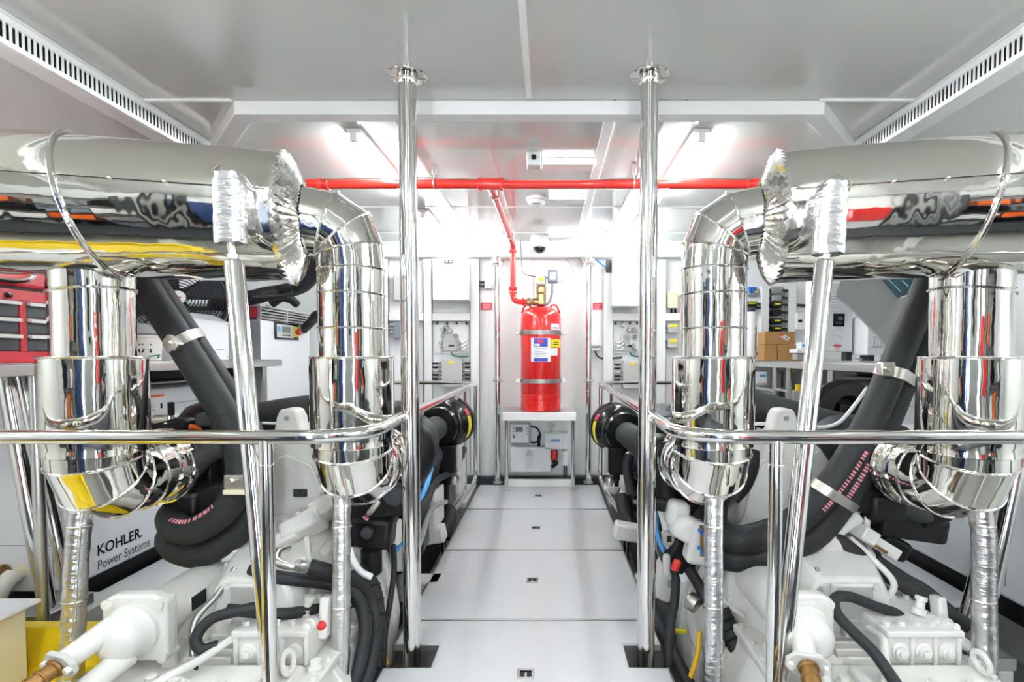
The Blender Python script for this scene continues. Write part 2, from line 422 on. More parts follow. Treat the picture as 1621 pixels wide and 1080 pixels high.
def exhaust(s):
    L = s < 0
    Rb = .205; rp = .108; rs = .136
    phi = R(14)
    ye = 1.73
    E = P(458 if L else 1227, 350, ye); E.z = 1.545
    iv = V(P(557 if L else 1129, 500, 1.78).x, 1.78, 0)
    ov = V(P(148 if L else 1536, 500, 1.63).x, 1.63, 0)
    dirn = V(s * math.cos(phi), -math.sin(phi), 0)
    t = thing('exhaust_duct', 'mirror polished clad exhaust duct with two downpipes above the engine, %s' % SIDE[s], 'exhaust duct', (E.x, E.y, 0), 'clad engine exhaust ducts')
    far = E + dirn * 2.0
    # horizontal trunk in two shells, joined by a raised band
    j = E + dirn * .50
    MB().cyl(E, far, Rb, n=64, caps=False).build('trunk_shell', 'clad', t)
    bt = V(-dirn.y, dirn.x, 0)
    ring = [j + dirn * (.025 + .05 * math.sin(a)) + (bt * math.cos(a) + V(0, 0, 1) * math.sin(a)) * (Rb + .004) for a in [2 * math.pi * k / 48 for k in range(48)]]
    MB().rings(rings_of(ring, .007, 8, True), True).build('trunk_band', 'crimp', t)
    # seam running along the front of the trunk, with rivets
    sa = math.radians(10)
    nf = (-bt if bt.y > 0 else bt)
    off = (nf * math.cos(sa) + V(0, 0, 1) * math.sin(sa)) * (Rb + .001)
    MB().tube([E + dirn * .02 + off, far + off], .0022, 6, smooth=False).build('seam', 'crimp', t)
    rv = MB()
    for k in range(9): rv.sphere(E + dirn * (.14 + k * .13) + off * 1.01, .006, 8, 6)
    rv.build('rivets', 'crimp', t)['kind'] = 'stuff'
    # crimped end collar: a pleated ring closing the trunk onto the elbow
    ax = -dirn; n = 112; prof = [(Rb + .002, -.012), (Rb + .007, .004), (Rb - .015, .020), (rp + .045, .034), (rp + .008, .050)]
    rr = []
    for q, (r_, tt) in enumerate(prof):
        rg = []
        for k in range(n):
            a = 2 * math.pi * k / n; pl = (1 if k % 2 else -1) * (.007 if 0 < q < 4 else .0015) + .0015 * math.sin(a * 7 + q)
            rg.append(E + ax * (tt + pl) + (bt * math.cos(a) + V(0, 0, 1) * math.sin(a)) * (r_ + pl * .3))
        rr.append(rg)
    MB().rings(rr, caps=False).build('crimped_collar', 'crimp', t, ang=60)
    # mitred elbow from trunk to the inboard downpipe
    top_z = 1.305
    a0 = E + ax * .03; corner_x = iv.x
    # bezier-like path sampled to gore joints
    c0 = a0; c1 = a0 + ax * .185; c2 = V(iv.x, iv.y, top_z + .15); c3 = V(iv.x, iv.y, top_z)
    def bz(u): return c0 * (1 - u) ** 3 + c1 * 3 * u * (1 - u) ** 2 + c2 * 3 * u * u * (1 - u) + c3 * u ** 3
    path = [bz(u) for u in (0, .2, .4, .6, .8, 1)] + [V(iv.x, iv.y, 1.19), V(iv.x, iv.y, 1.06)]
    RG = rings_of(path, rp, 48)
    for i in range(len(path) - 1):
        MB().rings(RG[i:i + 2], caps=False).build('elbow_gore' if i < 5 else 'pipe_shell', 'clad', t)
        if 0 < i:
            MB().rings(rings_of([V(*q) + (Vector(q) - path[i]).normalized() * .001 for q in RG[i]], .0042, 6, True), True).build('gore_seam', 'crimp', t)
    # outboard pipe drops from the trunk
    zt = 1.60
    def down(c, ztop, first):
        if not first:
            MB().cyl(V(c.x, c.y, ztop), V(c.x, c.y, 1.30), rp * 1.0, n=48, caps=False).build('pipe_shell', 'clad', t)
            MB().cyl(V(c.x, c.y, 1.30), V(c.x, c.y, 1.06), rp * .985, n=48, caps=False).build('pipe_shell', 'clad', t)
            tl = [V(c.x + math.cos(a) * rp * 1.01, c.y + math.sin(a) * rp * 1.01, 1.295 - s * .012 * math.cos(a)) for a in [2 * math.pi * k / 40 for k in range(40)]]
            MB().rings(rings_of(tl, .0042, 6, True), True).build('pipe_band', 'crimp', t)
        # wider sleeve with rolled rims
        z0, z1 = .795, 1.095
        MB().lathe(V(c.x, c.y, z1), (0, 0, -1), [(rp - .004, -.004), (rp + .012, .0), (rs - .005, .0), (rs, .006), (rs, z1 - z0 - .045), (rs - .004, z1 - z0 - .03), (rs - .001, z1 - z0 - .005), (rs - .012, z1 - z0), (rp, z1 - z0 + .004)], 56, False).build('sleeve', 'clad', t)
        MB().torus((c.x, c.y, z1 - .001), (0, 0, 1), rs - .003, .0035, 48, 6).build('sleeve_rim', 'crimp', t)
        # lower elbow sweeping back to the turbocharger
        re = .118; zc = .73; pz = [V(c.x, c.y, .80), V(c.x, c.y, .765)]
        el = [V(c.x, c.y, .805), V(c.x, c.y, .745), V(c.x, c.y + .045, .683), V(c.x, c.y + .125, .640), V(c.x, c.y + .21, .640), V(c.x, c.y + .25, .640)]
        el = [V(c.x, c.y, .806), V(c.x, c.y, .778), V(c.x, c.y + .022, .722), V(c.x, c.y + .075, .694), V(c.x, c.y + .15, .690), V(c.x, c.y + .22, .692)]
        rad = [rs - .008, rs - .010, re + .004, re, re - .002, re - .004]
        RQ = rings_of(el, rad, 44)
        for i in range(len(el) - 1):
            MB().rings(RQ[i:i + 2], caps=False).build('lower_gore', 'clad', t)
            if i > 0: MB().rings(rings_of([Vector(q) for q in RQ[i]], .005, 6, True), True).build('gore_seam', 'crimp', t)
        b = V(c.x, c.y + .22, .692)
        MB().lathe(b, (0, 1, 0), [(re - .004, 0), (re + .010, .002), (re + .010, .018), (re + .002, .020), (re + .002, .034), (re + .014, .036), (re + .014, .055), (re - .03, .058)], 44).build('clamp_ring', 'chrome', t)
        MB().obox(b + V(-s * 0 + .03, .02, re + .016), (.05, .03, .022)).cyl(b + V(-.03, .02, re + .016), b + V(.06, .02, re + .016), .006, n=10).build('clamp_bolt', 'zinc', t, .002)
    down(iv, 1.06, True); down(ov, 1.45, False)
    return t, E, dirn, iv, ov
EX = {s: exhaust(s) for s in (-1, 1)}
# foil wrapped drain pipes below the lower elbows
def foilpipe(c, s, pts, r, label):
    t = thing('foil_wrapped_pipe', label, 'pipe', pts[-1], 'foil wrapped drain pipes')
    path = spline(pts, 10); n = 20
    rg = rings_of(path, r, n)
    for i, ring in enumerate(rg):
        for k, q in enumerate(ring):
            cc = path[i]; a = 2 * math.pi * k / n
            w_ = 1 + .035 * math.sin(i * 1.7 + a * 2) + .03 * random.uniform(-1, 1)
            ring[k] = cc + (q - cc) * w_
    MB().rings(rg).build('foil_sleeve', 'foil', t, ang=50)
    sm = MB()
    sm.tube([p + V(r * .72 * (1 if s < 0 else 1), -r * .72, 0) for p in path], .0045, 6, smooth=False)
    sm.build('foil_seam', 'foil', t)
    for k in (.22, .5, .78):
        i = int(k * (len(path) - 1)); d = (path[i] - path[i - 1]).normalized()
        MB().torus(path[i], d, r * 1.0, .004, 20, 6).build('wire_tie', 'zinc', t)
for s in (-1, 1):
    L = s < 0; iv, ov = EX[s][3], EX[s][4]
    ps = [P(541 if L else 1130, 782, 1.76), P(541 if L else 1129, 850, 1.74), P(540 if L else 1129, 960, 1.72), P(539 if L else 1128, 1085, 1.70), P(539 if L else 1128, 1180, 1.70)]
    foilpipe(iv, s, ps, .029, 'silver foil wrapped drain pipe below the downpipe beside the walkway, %s' % SIDE[s])
    ps = [P(133 if L else 1548, 768, 1.64), P(124 if L else 1556, 850, 1.62), P(118 if L else 1556, 950, 1.61), P(114 if L else 1558, 1060, 1.60), P(112 if L else 1558, 1180, 1.60)]
    foilpipe(ov, s, ps, .031, 'silver foil wrapped drain pipe below the outer downpipe, %s' % SIDE[s])
# struts and foil-wrapped hangers in front of the trunks
for s in (-1, 1):
    L = s < 0
    top = P(370 if L else 1305, 412, 1.455); bot = P(433 if L else 1232, 1095, 1.475); bot = top + (bot - top) * 1.05
    t = thing('duct_support_strut', 'slanted steel tube strut holding up the exhaust trunk, %s' % SIDE[s], 'strut', bot, 'trunk support struts')
    d = (top - bot).normalized()
    MB().lathe(bot, d, [(.0255, 0), (.0255, (top - bot).length - .006), (.021, (top - bot).length)], 28).build('tube', 'tube_steel', t)
    h0 = P(364 if L else 1315, 385, 1.45); h1 = P(362 if L else 1317, 275, 1.45)
    if not L: h0 = P(1312, 402, 1.45); h1 = P(1318, 290, 1.45)
    MB().cyl(top - d * .01, h0 + V(0, 0, .01), .010, n=14).lathe(top + d * .004, d, [(.014, 0), (.014, .012)], 6).build('threaded_rod', 'zinc', t)
    mb = MB(); rg = []
    for k in range(13):
        u = k / 12; c = h0 + (h1 - h0) * u; wx = .040 * (1 - .15 * max(0, u - .85) / .15 + .03 * math.sin(k * 2.1)); wy = .030
        ring = []
        for q in range(20):
            a = 2 * math.pi * q / 20; cx = abs(math.cos(a)) ** .6 * math.copysign(1, math.cos(a)); cy = abs(math.sin(a)) ** .6 * math.copysign(1, math.sin(a))
            ring.append(c + V(cx * wx * random.uniform(.96, 1.03), cy * wy + .004, random.uniform(-.003, .003)))
        rg.append(ring)
    mb.rings(rg); mb.build('foil_wrap', 'foil', t, ang=50)
    # saddle pad between hanger and trunk
    MB().obox((h0 + h1) / 2 + V(s * .0, .055, .02), (.055, .10, .12)).build('saddle', 'foil', t, .015)
    MB().tube([h1 + V(-.035, -.02, -.0), h1 + V(.0, -.03, .012), h1 + V(.04, -.015, -.002), h1 + V(.05, .02, -.03)], .003, 6).build('tie_wire', 'zinc', t)
# outboard raked struts
for s in (-1, 1):
    L = s < 0
    a = P(2 if L else 1612, 560 if L else 738, 2.12); b = P(76 if L else 1548, 964 if L else 1030, 2.12)
    top = b + (a - b) * 1.5; 
    t = thing('raked_strut', 'raked polished steel tube leg beyond the outer downpipe, %s' % SIDE[s], 'strut', b, 'raked outer legs')
    MB().cyl(b, top, .030, n=28).build('tube', 'tube_steel', t)
    MB().cyl(b + V(-s * .0, .10, 0), top + V(s * .06, .10, 0), .024, n=24).build('brace_tube', 'tube_steel', t)
    MB().obox(b + V(s * .02, .04, -.02), (.16, .22, .05)).build('foot_plate', 'steel_dull', t, .004)
    bb = MB().box(b.x - .09, b.x + .09, 2.05, 2.38, -.35, b.z - .046).build('foot_block', 'box_grey', t, .006)
# ================================================================== red suppression pipe, cylinder, back wall fittings
def wbox(mb, x0, y0, x1, y1, d0, d1):
    """box on the back wall; its front stands d1 metres off the wall and covers the given outline"""
    Y = BW - d1; a = P(x0, y0, Y); b = P(x1, y1, Y)
    return mb.box(a.x, b.x, Y, BW - d0, a.z, b.z)
TY = 2.77; TZ = 1.995; TX = P(777, 295, TY).x; EY = 4.28; DX = P(812, 440, EY).x
t = thing('fire_suppression_pipe', 'red steel pipe below the ceiling with a branch down to the red cylinder', 'pipe', (TX, TY, TZ))
MB().cyl((-1.42, TY, TZ), (TX - .05, TY, TZ), .0245, n=24).build('cross_pipe', 'red_pipe', t)
MB().cyl((TX + .05, TY, TZ), (1.25, TY, TZ), .0245, n=24).build('cross_pipe', 'red_pipe', t)
MB().cyl((TX - .06, TY, TZ), (TX + .06, TY, TZ), .0300, n=24).cyl((TX, TY, TZ), (TX, TY + .06, TZ), .029, n=24).lathe((TX - .068, TY, TZ), (1, 0, 0), [(.027, 0), (.033, .003), (.033, .018), (.030, .02)], 24).lathe((TX + .068, TY, TZ), (-1, 0, 0), [(.027, 0), (.033, .003), (.033, .018), (.030, .02)], 24).build('tee', 'red_pipe', t)
for px in (512, 1190):
    X = P(px, 295, TY).x
    MB().lathe((X - .03, TY, TZ), (1, 0, 0), [(.025, 0), (.032, .004), (.032, .018), (.029, .022), (.029, .04), (.032, .044), (.032, .058), (.025, .062)], 24).build('coupling', 'red_pipe', t)
MB().tube([V(TX, TY + .05, TZ), V(TX + (DX - TX) * .5, (TY + EY) / 2, TZ), V(DX, EY - .10, TZ), V(DX, EY - .025, TZ - .012), V(DX, EY, TZ - .06), V(DX, EY, TZ - .10)], .0225, 18).build('branch_pipe', 'red_pipe', t)
MB().lathe((DX, EY, TZ - .03), (0, 0, -1), [(.022, 0), (.030, .004), (.030, .03), (.027, .034)], 24).build('elbow_collar', 'red_pipe', t)
zt = P(812, 478, EY).z
MB().tube([V(DX, EY, TZ - .08), V(DX, EY, 1.7), V(DX, EY, zt + .055), V(DX + .016, EY, zt + .014), V(DX + .055, EY, zt), V(DX + .115, EY, zt)], .0215, 18).build('drop_pipe', 'red_pipe', t)
MB().lathe((DX, EY, zt + .125), (0, 0, -1), [(.021, 0), (.034, .004), (.036, .015), (.034, .026), (.026, .032), (.031, .048), (.031, .06)], 24).lathe((DX + .07, EY, zt), (1, 0, 0), [(.022, 0), (.030, .004), (.030, .018), (.022, .022)], 20).build('union', 'red_pipe', t)
for px in (688, 1003):
    X = P(px, 295, TY).x
    b = MB().torus((X, TY, TZ), (1, 0, 0), .027, .004, 24, 6).cyl((X, TY, TZ + .025), (X, TY, CE - .002), .004, n=8)
    b.build('hanger_ring', 'zinc', t)
    MB().box(X - .012, X + .012, TY - .015, TY + .015, CE - .06, CE - .006).build('hanger_bracket', 'brushed', t, .002)
for u in (.12, .78):
    q = V(TX + (DX - TX) * u, TY + (EY - TY) * u, TZ)
    MB().torus(q, (.1, 1, 0), .026, .004, 24, 6).cyl(q + V(0, 0, .024), q + V(0, 0, CE - TZ - .001), .004, n=8).build('hanger_ring', 'zinc', t)
# thin detection wire clipped beside the pipe
o = MB().tube([P(505, 284, 2.72), P(640, 281, 2.74), P(760, 284, 2.75), P(900, 285, 2.75), P(1060, 282, 2.74), P(1190, 284, 2.72)], .004, 8).build('detection_wire', 'steel_dull')
for p_ in (): pass
tag(o, 'thin wire strung along the ceiling above the red cross pipe', 'wire')
# ---- the cylinder
CYc = 4.33; CXc = P(856, 570, CYc).x; r = .166; z0 = P(856, 651, CYc - r * .8).z; z1 = P(856, 487, CYc).z
t = thing('fire_suppression_cylinder', 'large red gas cylinder with brass valve standing on the small steel table', 'cylinder', (CXc, CYc, z0))
MB().lathe((CXc, CYc, z0), (0, 0, 1), [(r - .004, 0), (r, .004), (r, .085), (r - .004, .088), (r, .092), (r, .13), (r - .003, .133), (r, .137), (r, z1 - z0 - .10), (r * .97, z1 - z0 - .065), (r * .86, z1 - z0 - .03), (r * .62, z1 - z0 - .006), (r * .32, z1 - z0 + .008), (.035, z1 - z0 + .012), (.034, z1 - z0 + .03)], 56).build('body', 'red', t)
for sgn in (-1, 1):
    h = MB(); x = CXc + sgn * r * .72
    h.tube([V(x - sgn * .045, CYc, z1 - .02), V(x - sgn * .03, CYc - .01, z1 + .015), V(x + sgn * .01, CYc - .01, z1 + .012), V(x + sgn * .038, CYc - .005, z1 - .05)], .0075, 10)
    h.build('lifting_handle', 'red', t)
for py in (526, 604):
    zc = P(856, py, CYc - r).z
    MB().lathe((CXc, CYc, zc - .018), (0, 0, 1), [(r + .0005, 0), (r + .005, .001), (r + .005, .035), (r + .0005, .036)], 56, False).build('strap', 'steel_dull', t)
    for sgn in (-1, 1):
        MB().obox((CXc + sgn * (r + .018), CYc, zc), (.028, .02, .034)).cyl((CXc + sgn * (r + .024), CYc - .05, zc), (CXc + sgn * (r + .024), BW - .02, zc), .006, n=10).bolt((CXc + sgn * (r + .024), CYc - .05, zc), (0, -1, 0), .013, .012).build('strap_ear', 'zinc', t, .002)
def decal(px0, py0, px1, py1, m, name, lift=.0012, k=10):
    """printed label wrapped on the cylinder"""
    rr = r + lift; vs = []
    za = P(856, py0, CYc - r).z; zb = P(856, py1, CYc - r).z
    for i in range(k + 1):
        px = px0 + (px1 - px0) * i / k; u = (px - 856) / 33.2; u = max(-.985, min(.985, u)); a = math.asin(u)
        x = CXc + math.sin(a) * rr; y = CYc - math.cos(a) * rr
        vs += [V(x, y, zb), V(x, y, za)]
    fs = [(2 * i, 2 * i + 2, 2 * i + 3, 2 * i + 1) for i in range(k)]
    return MB().add(vs, fs).build(name, m, t)
decal(841, 535, 872, 573, 'paper', 'label'); decal(845.5, 535.5, 867.5, 549, 'blue_label', 'label_heading', .0018); decal(845.5, 567, 867.5, 572.3, 'blue_label', 'label_footer', .0018)
decal(851, 538, 861, 543, 'red_label', 'label_mark', .0024, 4); decal(846.5, 544.5, 855, 548, 'paper', 'label_line', .0024, 4)
for q in range(6): decal(847, 551.5 + q * 2.5, 866 - (q % 3) * 3, 552.2 + q * 2.5, 'mid_grey', 'label_line', .0018, 5)
decal(873, 537, 888, 550, 'yellow_label', 'yellow_tag'); decal(877, 541, 885, 542.5, 'black', 'tag_line', .0018, 3); decal(876, 544.5, 885, 546, 'black', 'tag_line', .0018, 3)
decal(872.5, 551, 883, 563, 'paper', 'paper_tag'); decal(872.5, 512, 886, 521.5, 'paper', 'paper_tag'); decal(876, 518, 885, 519.5, 'black', 'tag_line', .0018, 3)
zv = z1 + .03
bx_ = CXc + .004
MB().lathe((bx_, EY + .02, zv - .012), (0, 0, 1), [(.036, 0), (.040, .004), (.040, .085), (.032, .09), (.040, .10), (.040, .145), (.032, .155), (.028, .19)], 24).build('valve_body', 'brass', t)
MB().cyl((DX + .11, EY, zt), (bx_, EY + .01, zt), .026, n=20).lathe((DX + .115, EY, zt), (1, 0, 0), [(.024, 0), (.031, .003), (.031, .03), (.026, .034), (.026, .05), (.031, .054), (.031, .075)], 20).build('valve_outlet', 'brass', t)
MB().cyl((bx_, EY + .02, zv + .15), (bx_, EY + .02, zv + .22), .018, n=16).build('valve_stem', 'steel_dull', t)
hz = P(856, 443, EY).z
MB().lathe((bx_ - .005, EY + .02, hz - .045), (0, 0, 1), [(.030, 0), (.044, .01), (.046, .07), (.036, .085), (.036, .095)], 24).build('actuator_head', 'bucket', t)
MB().obox((bx_ + .0, EY - .026, hz), (.03, .003, .032)).build('warning_tag', 'yellow_label', t)
MB().cyl((bx_ + .03, EY + .02, hz + .02), (bx_ + .075, EY + .02, hz + .02), .008, n=10).build('head_lead', 'steel_dull', t)
a, b = P(867, 428, EY), P(883, 448, EY)
MB().box(a.x, b.x, EY - .02, EY + .05, b.z, a.z).build('pressure_switch', 'bluegrey', t, .010, 3)
MB().box(a.x + .016, b.x - .016, EY - .0225, EY - .018, b.z + .022, a.z - .018).build('switch_window', 'paper', t, .003)
MB().tube([P(874.5, 447, EY), P(874, 458, EY), P(873.5, 466, EY + .01), P(870, 477, EY + .01), P(864, 484, EY + .02)], .010, 12).build('flex_hose', 'mid_grey', t)
MB().tube([P(850, 438, EY), P(842, 437, EY), P(831, 434, EY + .05), P(826, 425, EY + .1), P(825, 405, EY + .15), P(824, 380, EY + .2)], .0045, 8).build('signal_wire', 'steel_dull', t)
MB().tube([P(883, 446, EY + .02), P(893, 446, EY + .06), P(903, 441, EY + .15), P(908, 431, EY + .2), P(904, 419, EY + .25), P(895, 411, EY + .28)], .0045, 8).build('signal_wire', 'steel_dull', t)
# ---- the table below it
FYt = 4.10; zt2 = z0 - .001
xa, xb = P(795, 660, FYt).x, P(912, 660, FYt).x
t = thing('cylinder_table', 'small stainless table carrying the red gas cylinder', 'table', (CXc, 4.3, 0))
MB().box(xa, xb, FYt, 4.55, zt2 - .014, zt2).build('top', 'brushed', t, .002)
MB().box(xa, xb, FYt - .006, FYt, zt2 - .065, zt2).box(xa, xa + .006, FYt, 4.55, zt2 - .065, zt2 - .014).box(xb - .006, xb, FYt, 4.55, zt2 - .065, zt2 - .014).build('apron', 'trim_white', t, .003)
for px in (801.5, 907):
    X = P(px, 700, 4.28).x
    MB().cyl((X, 4.28, .0), (X, 4.28, zt2 - .014), .016, n=18).build('leg', 'tube_steel', t)
    MB().box(X - .035, X + .035, 4.25, 4.32, .0, .009).build('foot', 'brushed', t, .002)
MB().box(P(804, 760, 4.36).x, P(904, 760, 4.36).x, 4.36, 4.41, 0, .055).build('foot_bar', 'trim_white', t, .003)
# ---- panel below the table
t = thing('pump_control_panel', 'white backing board with controller and tank below the red cylinder', 'control panel', (CXc, BW - .02, .1))
wbox(MB(), 806, 664, 900, 752, .0, .022).build('backing_board', 'white', t, .004)
wbox(MB(), 806, 669, 839.5, 703, .022, .11).build('controller', 'box_grey', t, .014, 3)
wbox(MB(), 809, 671.5, 836.5, 701, .105, .118).build('controller_face', 'white', t, .010, 3)
wbox(MB(), 816, 676, 827.5, 684, .112, .120).build('display', 'lcd', t, .002)
for q in range(3):
    for px in (811.5, 832.5): wbox(MB(), px, 677 + 5 * q, px + 2, 679 + 5 * q, .112, .121).build('button', 'mid_grey', t)
wbox(MB(), 812, 690, 814.5, 693.5, .112, .121).build('button', 'black', t)
for q in range(6): wbox(MB(), 826, 689 + 2 * q, 827, 690 + 2 * q, .112, .120).build('indicator', 'mid_grey', t)
yy = BW - .09
MB().tube([P(840, 675, yy), P(850, 678, yy), P(855, 688, yy), P(853, 697, yy), P(846, 701, yy), P(840, 700, yy)], .008, 10).build('cable', 'black', t)
MB().tube([P(853, 690, yy), P(853, 708, yy)], .014, 10).build('cable_conduit', 'black', t)
wbox(MB(), 808, 708, 872, 748, .022, .13).build('tank', 'white_glossy', t, .006)
wbox(MB(), 862, 686, 899, 712, .022, .13).build('pump_cover', 'white_glossy', t, .006)
wbox(MB(), 872, 696, 886, 699, .128, .1315).build('printed_name', 'light_blue', t)
wbox(MB(), 873, 701, 885, 702, .128, .1315).build('printed_line', 'paper', t)
Ya = BW - .1312
ar = [P(838, 711, Ya), P(844, 717, Ya), P(841, 717, Ya), P(845, 722, Ya), P(832, 722, Ya), P(835, 717, Ya), P(832, 717, Ya)]
MB().prism(ar, (0, .002, 0)).build('printed_arrow', 'box_grey', t)
for q in range(6): wbox(MB(), 833 + q % 2, 724 + 3.2 * q, 844 - q % 3, 725 + 3.2 * q, .128, .1313).build('printed_line', 'box_grey', t)
gp = P(873.5, 674.5, BW - .07)
MB().cyl(gp, gp + V(0, .03, 0), .030, n=28).build('gauge_case', 'zinc', t, .003)
MB().cyl(gp + V(0, -.001, 0), gp + V(0, .004, 0), .0255, n=28).build('gauge_dial', 'dial', t)
MB().obox(gp + V(.004, -.002, .004), (.003, .001, .028), (0, R(35), 0)).build('gauge_needle', 'black', t)
MB().cyl(P(860, 684, BW - .05), P(888, 684, BW - .05), .007, n=10).cyl(gp + V(0, .01, -.03), gp + V(0, .01, -.07), .008, n=10).build('gauge_pipe', 'brushed', t)
wbox(MB(), 868, 684.5, 880, 688.5, .05, .072).build('red_tag', 'red_label', t)
c0, c1 = P(877, 712, BW - .08), P(877, 727, BW - .08)
MB().lathe(c0, (0, 0, -1), [(.030, 0), (.033, .004), (.033, (c0 - c1).length)], 20).build('red_filter_bowl', 'red', t)
MB().tube([c1, c1 + V(0, 0, -.02), P(881, 733, BW - .08), P(874, 739, BW - .06)], .016, 12).build('hose', 'rubber', t)
wbox(MB(), 890, 714, 899, 738, .022, .07).build('valve_block', 'white_glossy', t, .006)
for px in (893, 896.5): MB().cyl(P(px, 738, BW - .05), P(px, 756, BW - .05), .006, n=10).build('hose', 'rubber', t)
# ---- vertical steel pipes with flanges, beside the cylinder
for px, lb in ((787, 'tool chest side'), (932, 'cardboard box side')):
    Yp = 4.47; a = P(px, 415, Yp); X = a.x
    t = thing('vent_pipe', 'polished vertical pipe with flanged top on the back wall, %s' % lb, 'pipe', (X, Yp, 0), 'flanged vertical wall pipes')
    MB().cyl((X, Yp, .01), (X, Yp, a.z - .01), .0255, n=22).build('pipe', 'tube_steel', t)
    MB().lathe((X, Yp, .005), (0, 0, 1), [(.042, 0), (.042, .012), (.028, .016), (.028, .05)], 22).build('base_flange', 'brushed', t)
    MB().tube([V(X, Yp, a.z - .03), V(X, Yp, a.z + .015), V(X, Yp + .025, a.z + .045), V(X, BW - .002, a.z + .05)], .027, 18).build('top_elbow', 'tube_steel', t)
    MB().lathe((X, Yp, a.z - .035), (0, 0, 1), [(.026, 0), (.047, .002), (.047, .012), (.028, .014), (.047, .018), (.047, .028), (.026, .030)], 24).lathe((X, BW - .03, a.z + .05), (0, -1, 0), [(.026, 0), (.056, .001), (.056, .014), (.028, .016), (.056, .02), (.056, .034), (.026, .036)], 24).build('flange_pair', 'chrome', t)
    bl = MB()
    for k in range(6):
        an = k * math.pi / 3
        bl.cyl((X + .047 * math.cos(an), BW - .075, a.z + .05 + .047 * math.sin(an)), (X + .047 * math.cos(an), BW - .02, a.z + .05 + .047 * math.sin(an)), .007, n=8)
        bl.cyl((X + .040 * math.cos(an), Yp + .040 * math.sin(an), a.z - .043), (X + .040 * math.cos(an), Yp + .040 * math.sin(an), a.z + .003), .005, n=8)
    bl.build('flange_bolts', 'zinc', t)['kind'] = 'stuff'
    MB().torus((X, Yp, P(px, 603, Yp).z), (0, 0, 1), .027, .006, 22, 8).box(X - .045, X + .045, Yp - .004, Yp + .006, P(px, 603, Yp).z - .007, P(px, 603, Yp).z + .007).build('pipe_clamp', 'zinc', t)
# ---- slotted white uprights and cross channels of the cable trays
def tray(x0, x1, y0, y1, lb, vertical=True):
    t = thing('cable_tray', lb, 'cable tray', P((x0 + x1) / 2, y1, BW), 'white cable trays on the back wall')
    wbox(MB(), x0, y0, x1, y1, .0, .075).build('channel', 'trim_white', t, .004)
    sl = MB()
    Y = BW - .04
    if vertical:
        for sx in (x0, x1):
            q = y0 + 2
            while q < y1 - 2:
                wbox(sl, sx - .7, q, sx + .7, q + 1.2, .05, .064); q += 2.6
    else:
        q = x0 + 2
        while q < x1 - 2:
            wbox(sl, q, y0 - .7, q + 1.2, y0 + .5, .05, .064); q += 2.6
    sl.build('slots', 'dark_grey', t)['kind'] = 'stuff'
tray(744, 759, 410, 752, 'tall white slotted cable tray upright nearest the red cylinder, tool chest side')
tray(670, 684, 410, 640, 'white slotted cable tray upright between grey box and white cabinet, tool chest side')
tray(604, 615, 410, 640, 'white slotted cable tray upright beside the clad downpipe, tool chest side')
tray(956, 969, 430, 752, 'tall white slotted cable tray upright nearest the red cylinder, cardboard box side')
tray(1040, 1053, 411, 640, 'white slotted cable tray upright behind the steel pole, cardboard box side')
tray(1206, 1217, 452, 548, 'grey white cable tray upright left of the black switch column')
tray(1249, 1260, 452, 548, 'grey white cable tray upright right of the black switch column')
for x0, x1, lb in ((615, 670, 'short white cross channel of the cable tray beside the downpipe, tool chest side'), (684, 744, 'white cross channel of the cable tray below the white cabinet, tool chest side'), (970, 1040, 'white cross channel of the cable tray below the tall white cabinet, cardboard box side'), (1053, 1082, 'short white cross channel of the cable tray under the beige device')):
    tray(x0, x1, 496, 508, lb, False)
for i, (x0, x1) in enumerate(((772, 844), (846, 955))):
    o = wbox(MB(), x0, 409, x1, 752, .0, .008).build('trim_%d' % (60 + i), 'white', None, .003); struct(o)
# ---- cabinets and boxes
def cab(x0, y0, x1, y1, d, m, name, label, cat='electrical box', group=None, door=True, latch=None):
    c = P((x0 + x1) / 2, y1, BW - d / 2)
    t = thing(name, label, cat, c, group)
    wbox(MB(), x0, y0, x1, y1, .0, d - .012).build('body', m, t, .004)
    if door: wbox(MB(), x0 - .3, y0, x1 + .3, y1, d - .010, d).build('door', m, t, .006, 3)
    if latch:
        wbox(MB(), *latch, d, d + .006).build('latch', 'black', t, .002)
    return t
t = cab(684.5, 410, 741, 475, .20, 'white', 'wall_cabinet', 'white enamel wall cabinet with small black latch above the valve panel', 'cabinet', None, True, (703, 411.5, 717, 416.5))
wbox(MB(), 705, 412.8, 709, 415.4, .203, .209).build('latch_key', 'zinc', t); wbox(MB(), 711.5, 412.8, 715.5, 415.4, .203, .209).build('latch_key', 'zinc', t)
cab(970, 410, 1012.5, 485, .20, 'white', 'wall_cabinet', 'tall white enamel wall cabinet partly behind the pole, cardboard box side', 'cabinet')
t = cab(623, 431, 636, 475, .10, 'box_grey', 'junction_box', 'grey box with black glands high beside the downpipe, tool chest side')
for q in range(5): MB().cyl(P(636, 437 + q * 7.5, BW - .05), P(640, 437 + q * 7.5, BW - .05), .014, n=12).build('gland', 'black', t)
t = cab(623, 509, 637, 536, .10, 'bluegrey', 'junction_box', 'blue grey box below the cross channel, tool chest side')
for q in range(3): MB().cyl(P(617, 514 + q * 6, BW - .05), P(623, 514 + q * 6, BW - .05), .010, n=12).build('gland', 'box_grey', t)
